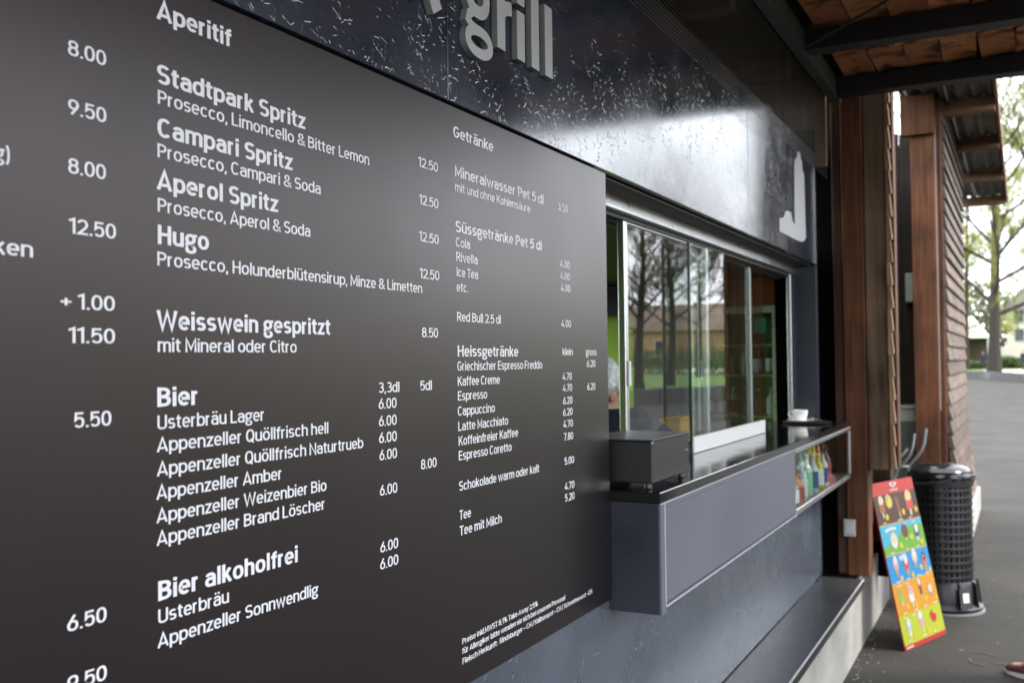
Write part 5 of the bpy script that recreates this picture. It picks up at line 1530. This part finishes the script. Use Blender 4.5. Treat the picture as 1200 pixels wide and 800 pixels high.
def stand(s=0.0):
    return dict(head=(0, 0.02, 1.62), head_dir=(0, 1, 0), neck=(0, 0, 1.47), hip=(0, 0, 0.93), sh=[(-0.19, 0, 1.41), (0.19, 0, 1.41)],
                el=[(-0.25, -0.03, 1.13), (0.25, -0.02, 1.13)], wr=[(-0.25, 0.06, 0.88), (0.24, 0.08, 0.88)], hj=[(-0.09, 0, 0.88), (0.09, 0, 0.88)],
                kn=[(-0.10, 0.03 + s, 0.49), (0.10, 0.03 - s * 0.5, 0.49)], an=[(-0.10, 0.0 + s, 0.095), (0.10, -s, 0.095)], toe=[(0, 1, 0), (0, 1, 0)])
human("person", (-2.1, 97.0, 0.42), 0.6, "dark-clothed person walking far off on the lawn path left of the big tree", stand(0.15), (M['skin'], M['navy_cloth'], M['dark_cloth'], M['dark_hair'], M['black_plastic']), voxel=0.03, hands=False, shoes=False)
human("person", (1.05, 92.0, 0.42), 2.6, "dark-clothed person far off at the right edge beyond the stone kerb", stand(0.1), (M['skin'], M['navy_cloth'], M['dark_cloth'], M['dark_hair'], M['black_plastic']), voxel=0.03, hands=False, shoes=False)

# ================================================================== PARK BEYOND: KERB, LAWN, PATH
KP = [(-30, 150), (-14, 118), (-7, 100), (-3.3, 88), (1.0, 71), (5.5, 54), (11.0, 37), (16, 24), (22, 10), (30, -10), (36, -30)]
def kerb_at(d):
    for (a, b2) in zip(KP[:-1], KP[1:]):
        L_ = hypot(b2[0] - a[0], b2[1] - a[1])
        if d <= L_: return (a[0] + (b2[0] - a[0]) * d / L_, a[1] + (b2[1] - a[1]) * d / L_), ((b2[0] - a[0]) / L_, (b2[1] - a[1]) / L_)
        d -= L_
    return None, None
kerb = empty("stone_kerb_wall", (1, 71, 0), "low wall of pale stone blocks edging the lawn across the square", "kerb wall")
stone = [P("kerb_stone_%d" % i, c, rough=0.8, var=0.15, vscale=2) for i, c in enumerate(((0.06, 0.058, 0.056), (0.10, 0.098, 0.093), (0.045, 0.045, 0.045)))]
d = 1.0; rk = random.Random(2)
while True:
    L_ = rk.uniform(1.6, 2.6)
    p, t = kerb_at(d + L_ / 2)
    if p is None: break
    hgt = 0.56 + rk.uniform(-0.03, 0.03)
    m = MB(); m.obox((p[0], p[1], hgt / 2), Vector((t[0], t[1], 0)) * (L_ / 2 - 0.03), Vector((-t[1], t[0], 0)) * 0.28, (0, 0, hgt / 2))
    m.build("kerb_block", stone[rk.randrange(3)], kerb)
    d += L_
M['grass'] = P("lawn_grass", (0.085, 0.16, 0.022), rough=0.9, var=0.35, vscale=0.6, bump=1.0, bscale=9)
vs, fs = [], []
for (x, y) in KP:
    n_ = Vector((0.90, 0.42, 0)).normalized()
    for kk, (dd, zz) in enumerate(((0.3, 0.38), (12, 0.55), (40, 1.0), (140, 2.2))):
        vs.append((x + n_.x * dd, y + n_.y * dd, zz))
for i in range(len(KP) - 1):
    for k in range(3):
        a = i * 4 + k
        fs.append((a, a + 1, a + 5, a + 4))
m = MB(); m.add(vs, fs); m.build("lawn", M['grass'], kind="structure")
M['gravel'] = P("pale_gravel_path", (0.42, 0.38, 0.30), rough=0.9, var=0.15, vscale=1.5)
m = MB(); m.add([(2.2, 71.5, 0.45), (34, 72, 0.95), (34, 84, 0.95), (-2.5, 97, 0.50), (-0.8, 84, 0.47)], [(0, 1, 2, 3, 4)]); m.build("path", M['gravel'], kind="structure")

# ================================================================== TREES
def bark(name, c1, c2):
    return wood(name, c1, c2, axis='Z', rough=0.9, scale=0.25, bump=0.9)
M['bark'] = bark("tree_bark", (0.016, 0.013, 0.011), (0.065, 0.052, 0.040))
def mossy():
    m, N, L, b = new_mat("mossy_bark")
    tc = N.new("ShaderNodeTexCoord"); n = N.new("ShaderNodeTexNoise"); n.inputs["Scale"].default_value = 1.6; n.inputs["Detail"].default_value = 7
    L.new(tc.outputs["Object"], n.inputs["Vector"])
    sep = N.new("ShaderNodeSeparateXYZ"); L.new(tc.outputs["Object"], sep.inputs[0])
    mr = N.new("ShaderNodeMapRange"); mr.inputs["From Min"].default_value = 3.0; mr.inputs["From Max"].default_value = 8.0; mr.inputs["To Min"].default_value = -0.25; mr.inputs["To Max"].default_value = 0.12
    L.new(sep.outputs["Z"], mr.inputs["Value"])
    ad = N.new("ShaderNodeMath"); ad.operation = 'ADD'; L.new(n.outputs["Fac"], ad.inputs[0]); L.new(mr.outputs[0], ad.inputs[1])
    r = N.new("ShaderNodeValToRGB"); r.color_ramp.elements[0].position = 0.42; r.color_ramp.elements[1].position = 0.6
    r.color_ramp.elements[0].color = (0.028, 0.023, 0.019, 1); r.color_ramp.elements[1].color = (0.115, 0.115, 0.028, 1)
    L.new(ad.outputs[0], r.inputs[0]); L.new(r.outputs[0], b.inputs["Base Color"]); b.inputs["Roughness"].default_value = 0.95
    bp = N.new("ShaderNodeBump"); bp.inputs["Strength"].default_value = 0.8; bp.inputs["Distance"].default_value = 0.05
    L.new(n.outputs["Fac"], bp.inputs["Height"]); L.new(bp.outputs[0], b.inputs["Normal"])
    return m
M['mossy'] = mossy()
def leafm(name, c):
    m, N, L, b = new_mat(name)
    b.inputs["Base Color"].default_value = (*c, 1); b.inputs["Roughness"].default_value = 0.6
    b.inputs["Subsurface Weight"].default_value = 0.0
    out = N["Material Output"]; tl = N.new("ShaderNodeBsdfTranslucent"); tl.inputs[0].default_value = (*[v * 1.3 for v in c], 1)
    mx = N.new("ShaderNodeMixShader"); mx.inputs[0].default_value = 0.4
    L.new(b.outputs[0], mx.inputs[1]); L.new(tl.outputs[0], mx.inputs[2]); L.new(mx.outputs[0], out.inputs[0])
    return m
M['spring'] = leafm("spring_leaves", (0.24, 0.26, 0.045))
M['bud'] = leafm("reddish_buds", (0.16, 0.12, 0.05))
M['hedge'] = leafm("hedge_leaves", (0.06, 0.10, 0.02))

def tree(name, loc, H, r0, seed, label, barkm, leafm_, nleaf, leaf=0.16, depth=4, spread=0.75, first=0.22, group=None, nbranch=11, whole_trunk=0.93, twig=0.012):
    rr = random.Random(seed)
    e = empty(name, loc, label, "tree", group)
    T, BR = MB(), MB()
    ends = []
    lean = Vector((rr.uniform(-0.03, 0.03), rr.uniform(-0.03, 0.03), 1))
    pts, rad = [], []
    for i in range(13):
        t = i / 12
        p = Vector(loc) + Vector((lean.x * H * t + 0.15 * sin(t * 5 + seed), lean.y * H * t + 0.15 * cos(t * 4 + seed), H * whole_trunk * t))
        pts.append(p); rad.append(r0 * ((1 - t) ** 0.8 * 0.86 + 0.03) * (1.35 if i == 0 else 1))
    T.tube(pts, rad, 12)
    def branch(p, dr, L, r, lv):
        n = 4
        q = [p]; d_ = dr.normalized()
        rs_ = [r]
        for i in range(n):
            d_ = (d_ + Vector((rr.uniform(-0.22, 0.22), rr.uniform(-0.22, 0.22), rr.uniform(-0.08, 0.2)))).normalized()
            q.append(q[-1] + d_ * L / n); rs_.append(max(twig, r * (1 - 0.72 * (i + 1) / n)))
        BR.tube(q, rs_, 5 if lv > 1 else 3, cap=False)
        if lv <= 1:
            ends.extend(q[1:])
            return
        nb = rr.randint(3, 5)
        for k in range(nb):
            t = rr.uniform(0.3, 1.0)
            idx = min(n, max(1, int(t * n + 0.5)))
            perp = Vector((rr.uniform(-1, 1), rr.uniform(-1, 1), rr.uniform(-0.35, 0.8)))
            branch(q[idx], (d_ * 0.9 + perp * 0.75), L * rr.uniform(0.42, 0.62), max(twig, rs_[idx] * 0.62), lv - 1)
    for k in range(nbranch):
        t = first + (1 - first) * (k + rr.random() * 0.6) / nbranch
        i = min(11, int(t * 12)); f = t * 12 - i
        p = pts[i].lerp(pts[i + 1], min(1, f))
        a = k * 2.4 + rr.uniform(-0.4, 0.4)
        up = 0.35 + 0.7 * t
        L_ = H * spread * 0.5 * (1 - 0.55 * t) * rr.uniform(0.8, 1.15)
        branch(p, Vector((cos(a), sin(a), up)), L_, max(twig * 2, rad[i] * 0.42), depth - 1)
    tm = T.build("trunk", barkm, e, smooth=True)
    BR.build("branches", M['bark'], e)
    if nleaf:
        vs, fs = [], []
        for k in range(nleaf):
            c = rr.choice(ends) + Vector((rr.gauss(0, 1), rr.gauss(0, 1), rr.gauss(0, 1))) * leaf * 2.2
            a = Vector((rr.uniform(-1, 1), rr.uniform(-1, 1), rr.uniform(-1, 1))).normalized()
            b3 = a.orthogonal().normalized(); s = leaf * rr.uniform(0.5, 1.2)
            i0 = len(vs)
            vs += [tuple(c - a * s), tuple(c + b3 * s * 0.5), tuple(c + a * s), tuple(c - b3 * s * 0.5)]
            fs.append((i0, i0 + 1, i0 + 2, i0 + 3))
        me = bpy.data.meshes.new("crown"); o3 = Vector(loc)
        me.from_pydata([(v[0] - o3.x, v[1] - o3.y, v[2] - o3.z) for v in vs], [], fs); me.materials.append(leafm_)
        link("crown", me, e)
    return e

tree("large_tree", (-0.75, 82, 0.42), 34, 0.47, 5, "tall mossy-trunked tree in spring leaf beyond the stone kerb at the right", M['mossy'], M['spring'], 34000, leaf=0.10, depth=5, spread=0.62, first=0.12, nbranch=30, twig=0.022)
tree("park_tree", (3.4, 97, 0.6), 27, 0.30, 12, "slender tree with fine spring leaves at the right edge beyond the big mossy tree", M['bark'], M['spring'], 30000, leaf=0.10, depth=5, spread=0.6, first=0.15, nbranch=15, twig=0.02)
tree("park_tree", (-5.2, 112, 0.6), 14, 0.22, 21, "smaller pale green tree behind the white pavilion roof", M['bark'], M['spring'], 7000, leaf=0.13, depth=4, first=0.15, twig=0.02)
tree("park_tree", (2.2, 128, 0.8), 12, 0.2, 28, "bushy low tree in front of the cream house", M['bark'], M['spring'], 4500, leaf=0.14, depth=4, first=0.15, twig=0.02)
tree("park_tree", (-3.6, 104, 0.6), 24, 0.26, 61, "tall loose pale green tree showing left of the mossy trunk", M['bark'], M['spring'], 30000, leaf=0.10, depth=5, spread=0.7, first=0.14, nbranch=18, twig=0.02)
# trees across the lawn, mirrored in the kiosk window
tree("lawn_tree", (12.5, 38.5, 0.4), 9.5, 0.22, 33, "bare tree across the square mirrored at the left of the window glass", M['bark'], M['bud'], 9000, leaf=0.045, depth=5, spread=0.75, first=0.26, nbranch=30, twig=0.010)
tree("lawn_tree", (13.6, 45.5, 0.4), 10.0, 0.22, 41, "bare tree mirrored in the middle of the window glass", M['bark'], M['bud'], 9000, leaf=0.045, depth=5, spread=0.75, first=0.30, nbranch=26, twig=0.010)
tree("lawn_tree", (17.0, 62.0, 0.6), 11, 0.24, 52, "bare distant tree mirrored high in the second window pane", M['bark'], M['bud'], 6000, leaf=0.06, depth=5, spread=0.75, first=0.3, nbranch=18, twig=0.016)
tree("lawn_tree", (26.0, 40.0, 0.6), 13, 0.22, 66, "bare tree farther along the lawn opposite the menu board", M['bark'], M['bud'], 1500, leaf=0.06, depth=4, spread=0.75, first=0.28, nbranch=12, twig=0.014)

# ================================================================== FAR BUILDINGS
def window_unit(parent, c, w, h, nrm, mat_f, mat_g):
    n_ = Vector(nrm).normalized(); s_ = Vector((-n_.y, n_.x, 0))
    c = Vector(c)
    m = MB(); m.obox(c + n_ * 0.02, s_ * (w / 2 + 0.10), n_ * 0.05, (0, 0, h / 2 + 0.10)); f = m.build("window", mat_f, parent)
    m = MB(); m.obox(c + n_ * 0.075, s_ * (w / 2), n_ * 0.012, (0, 0, h / 2)); m.build("pane", mat_g, f)
M['cream'] = P("cream_render", (0.62, 0.58, 0.50), rough=0.8, var=0.06)
M['tan'] = P("ochre_tan_render", (0.42, 0.27, 0.13), rough=0.85, var=0.2, vscale=0.3)
M['dark_roof'] = P("dark_grey_roof", (0.06, 0.055, 0.055), rough=0.8, var=0.2)
M['brown_roof'] = P("brown_tile_roof", (0.13, 0.075, 0.05), rough=0.85, var=0.25)
M['drab_roof'] = P("drab_tan_roof", (0.17, 0.125, 0.09), rough=0.9, var=0.25, vscale=0.4)
M['pane'] = P("dark_window_pane", (0.05, 0.06, 0.07), rough=0.1)
M['frame_white'] = P("white_window_frame", (0.6, 0.6, 0.58), rough=0.5)
def house(name, x0, x1, y0, y1, zw, zr_, label, wall, roof, nwin, floors, face='-y'):
    e = empty(name, ((x0 + x1) / 2, (y0 + y1) / 2, 0), label, "house")
    MB().box(x0, x1, y0, y1, 0, zw).build("wall", wall, e)
    m = MB(); o = 0.5
    m.add([(x0 - o, y0 - o, zw + 0.01), (x1 + o, y0 - o, zw + 0.01), (x1 + o, y1 + o, zw + 0.01), (x0 - o, y1 + o, zw + 0.01), (x0 + 1.5, (y0 + y1) / 2, zr_), (x1 - 1.5, (y0 + y1) / 2, zr_)],
          [(0, 3, 2, 1), (0, 1, 5, 4), (1, 2, 5), (2, 3, 4, 5), (3, 0, 4)])
    m.build("roof", roof, e)
    fh = (zw - 0.6) / floors
    for fl_ in range(floors):
        for k in range(nwin):
            if face == '-y':
                x = x0 + (x1 - x0) * (k + 0.5) / nwin
                window_unit(e, (x, y0, 0.9 + fl_ * fh + fh * 0.5), 1.0, 1.5, (0, -1, 0), M['frame_white'], M['pane'])
            else:
                y = y0 + (y1 - y0) * (k + 0.5) / nwin
                window_unit(e, (x0, y, 0.9 + fl_ * fh + fh * 0.5), 1.0, 1.5, (-1, 0, 0), M['frame_white'], M['pane'])
    return e
house("cream_house", -0.6, 15, 134, 146, 7.2, 10.2, "cream house with dark roof far off behind the trees at the right edge", M['cream'], M['dark_roof'], 6, 3)
house("low_building", 17, 62, 104, 116, 4.8, 8.0, "long low ochre building mirrored in the window glass", M['tan'], M['drab_roof'], 4, 1)
house("row_building", 46, 58, 8, 84, 6.2, 10.8, "long ochre building beyond the lawn opposite the menu board", M['tan'], M['brown_roof'], 18, 1, face='-x')
house("grey_house", -22, -9, 130, 142, 6.5, 9.5, "pale house far off hidden mostly behind the boarded shed", M['cream'], M['brown_roof'], 5, 2)
pv = empty("pavilion", (-5, 114, 0), "white-roofed open pavilion far off between the shed and the big tree", "pavilion")
m = MB(); m.add([(-10.5, 111, 3.6), (-1.9, 111, 3.6), (-1.9, 118, 3.6), (-10.5, 118, 3.6), (-8.5, 114.5, 5.9), (-3.6, 114.5, 5.9)], [(0, 3, 2, 1), (0, 1, 5, 4), (1, 2, 5), (2, 3, 4, 5), (3, 0, 4)])
m.build("roof", P("white_canvas", (0.72, 0.72, 0.70), rough=0.7), pv)
for x in (-10.3, -7.5, -4.8, -2.1):
    m = MB(); m.box(x - 0.06, x + 0.06, 111.2, 111.32, 0, 3.6); m.build("post", M['frame_white'], pv)
m = MB(); m.box(-10.2, -2.2, 117.5, 117.7, 0, 3.59); m.build("back_panel", P("pavilion_panel", (0.07, 0.045, 0.035), rough=0.8), pv)
gw = MB(); gw.box(-1.0, 18, 106, 106.3, 0.4, 2.6)
tag(gw.build("garden_wall", P("pale_garden_wall", (0.55, 0.50, 0.42), rough=0.85, var=0.1, vscale=0.5), origin=(8, 106, 0.4)), "pale garden wall behind the big tree in front of the cream house", "wall")
# hedges: clumps of small leaves
def hedge(name, x0, x1, y0, y1, h, label, seed, n=5000):
    rr = random.Random(seed); vs, fs = [], []
    for k in range(n):
        x, y = rr.uniform(x0, x1), rr.uniform(y0, y1)
        top = h * (0.8 + 0.2 * sin(x * 1.3 + seed) * cos(y * 0.9))
        c = Vector((x, y, rr.random() ** 0.6 * top + 0.35)); a = Vector((rr.uniform(-1, 1), rr.uniform(-1, 1), rr.uniform(-1, 1))).normalized(); b3 = a.orthogonal().normalized(); s = rr.uniform(0.10, 0.22)
        i0 = len(vs); vs += [tuple(c - a * s), tuple(c + b3 * s * 0.6), tuple(c + a * s), tuple(c - b3 * s * 0.6)]; fs.append((i0, i0 + 1, i0 + 2, i0 + 3))
    m = MB(); m.v = vs; m.f = fs; m.mi = [0] * len(fs)
    me = bpy.data.meshes.new(name); me.from_pydata(vs, [], fs); me.materials.append(M['hedge'])
    return tag(link(name, me), label, "hedge")
hedge("hedge", 18, 44, 96, 99, 2.0, "green hedge in front of the ochre building mirrored in the window", 1)
hedge("hedge", 15, 30, 66, 74, 2.4, "loose green shrubs on the lawn mirrored low in the window glass", 6, 2600)
hedge("hedge", -6, 1, 104, 105.5, 1.3, "low green hedge beyond the lawn behind the big tree", 2, 2500)

# far tree belts that read as one mass
def belt(name, pts_, h, seed, n, label, mat):
    rr = random.Random(seed); vs, fs = [], []
    for k in range(n):
        i = rr.randrange(len(pts_) - 1); t = rr.random()
        x = pts_[i][0] + (pts_[i + 1][0] - pts_[i][0]) * t + rr.gauss(0, 2.5); y = pts_[i][1] + (pts_[i + 1][1] - pts_[i][1]) * t + rr.gauss(0, 2.5)
        top = h * (0.62 + 0.25 * sin(x * 0.33 + seed) + 0.13 * sin(x * 0.9 + y * 0.7))
        c = Vector((x, y, rr.random() ** 0.8 * top)); a = Vector((rr.uniform(-1, 1), rr.uniform(-1, 1), rr.uniform(-1, 1))).normalized(); b3 = a.orthogonal().normalized(); s = rr.uniform(0.3, 0.8)
        i0 = len(vs); vs += [tuple(c - a * s), tuple(c + b3 * s * 0.6), tuple(c + a * s), tuple(c - b3 * s * 0.6)]; fs.append((i0, i0 + 1, i0 + 2, i0 + 3))
    me = bpy.data.meshes.new(name); me.from_pydata(vs, [], fs); me.materials.append(mat)
    return tag(link(name, me), label, "trees", kind="stuff")
belt("tree_belt", [(-40, 165), (0, 160), (40, 150), (80, 120), (90, 60), (85, 0)], 13, 3, 26000, "belt of hazy spring trees on the horizon", leafm("distant_leaves", (0.11, 0.12, 0.06)))
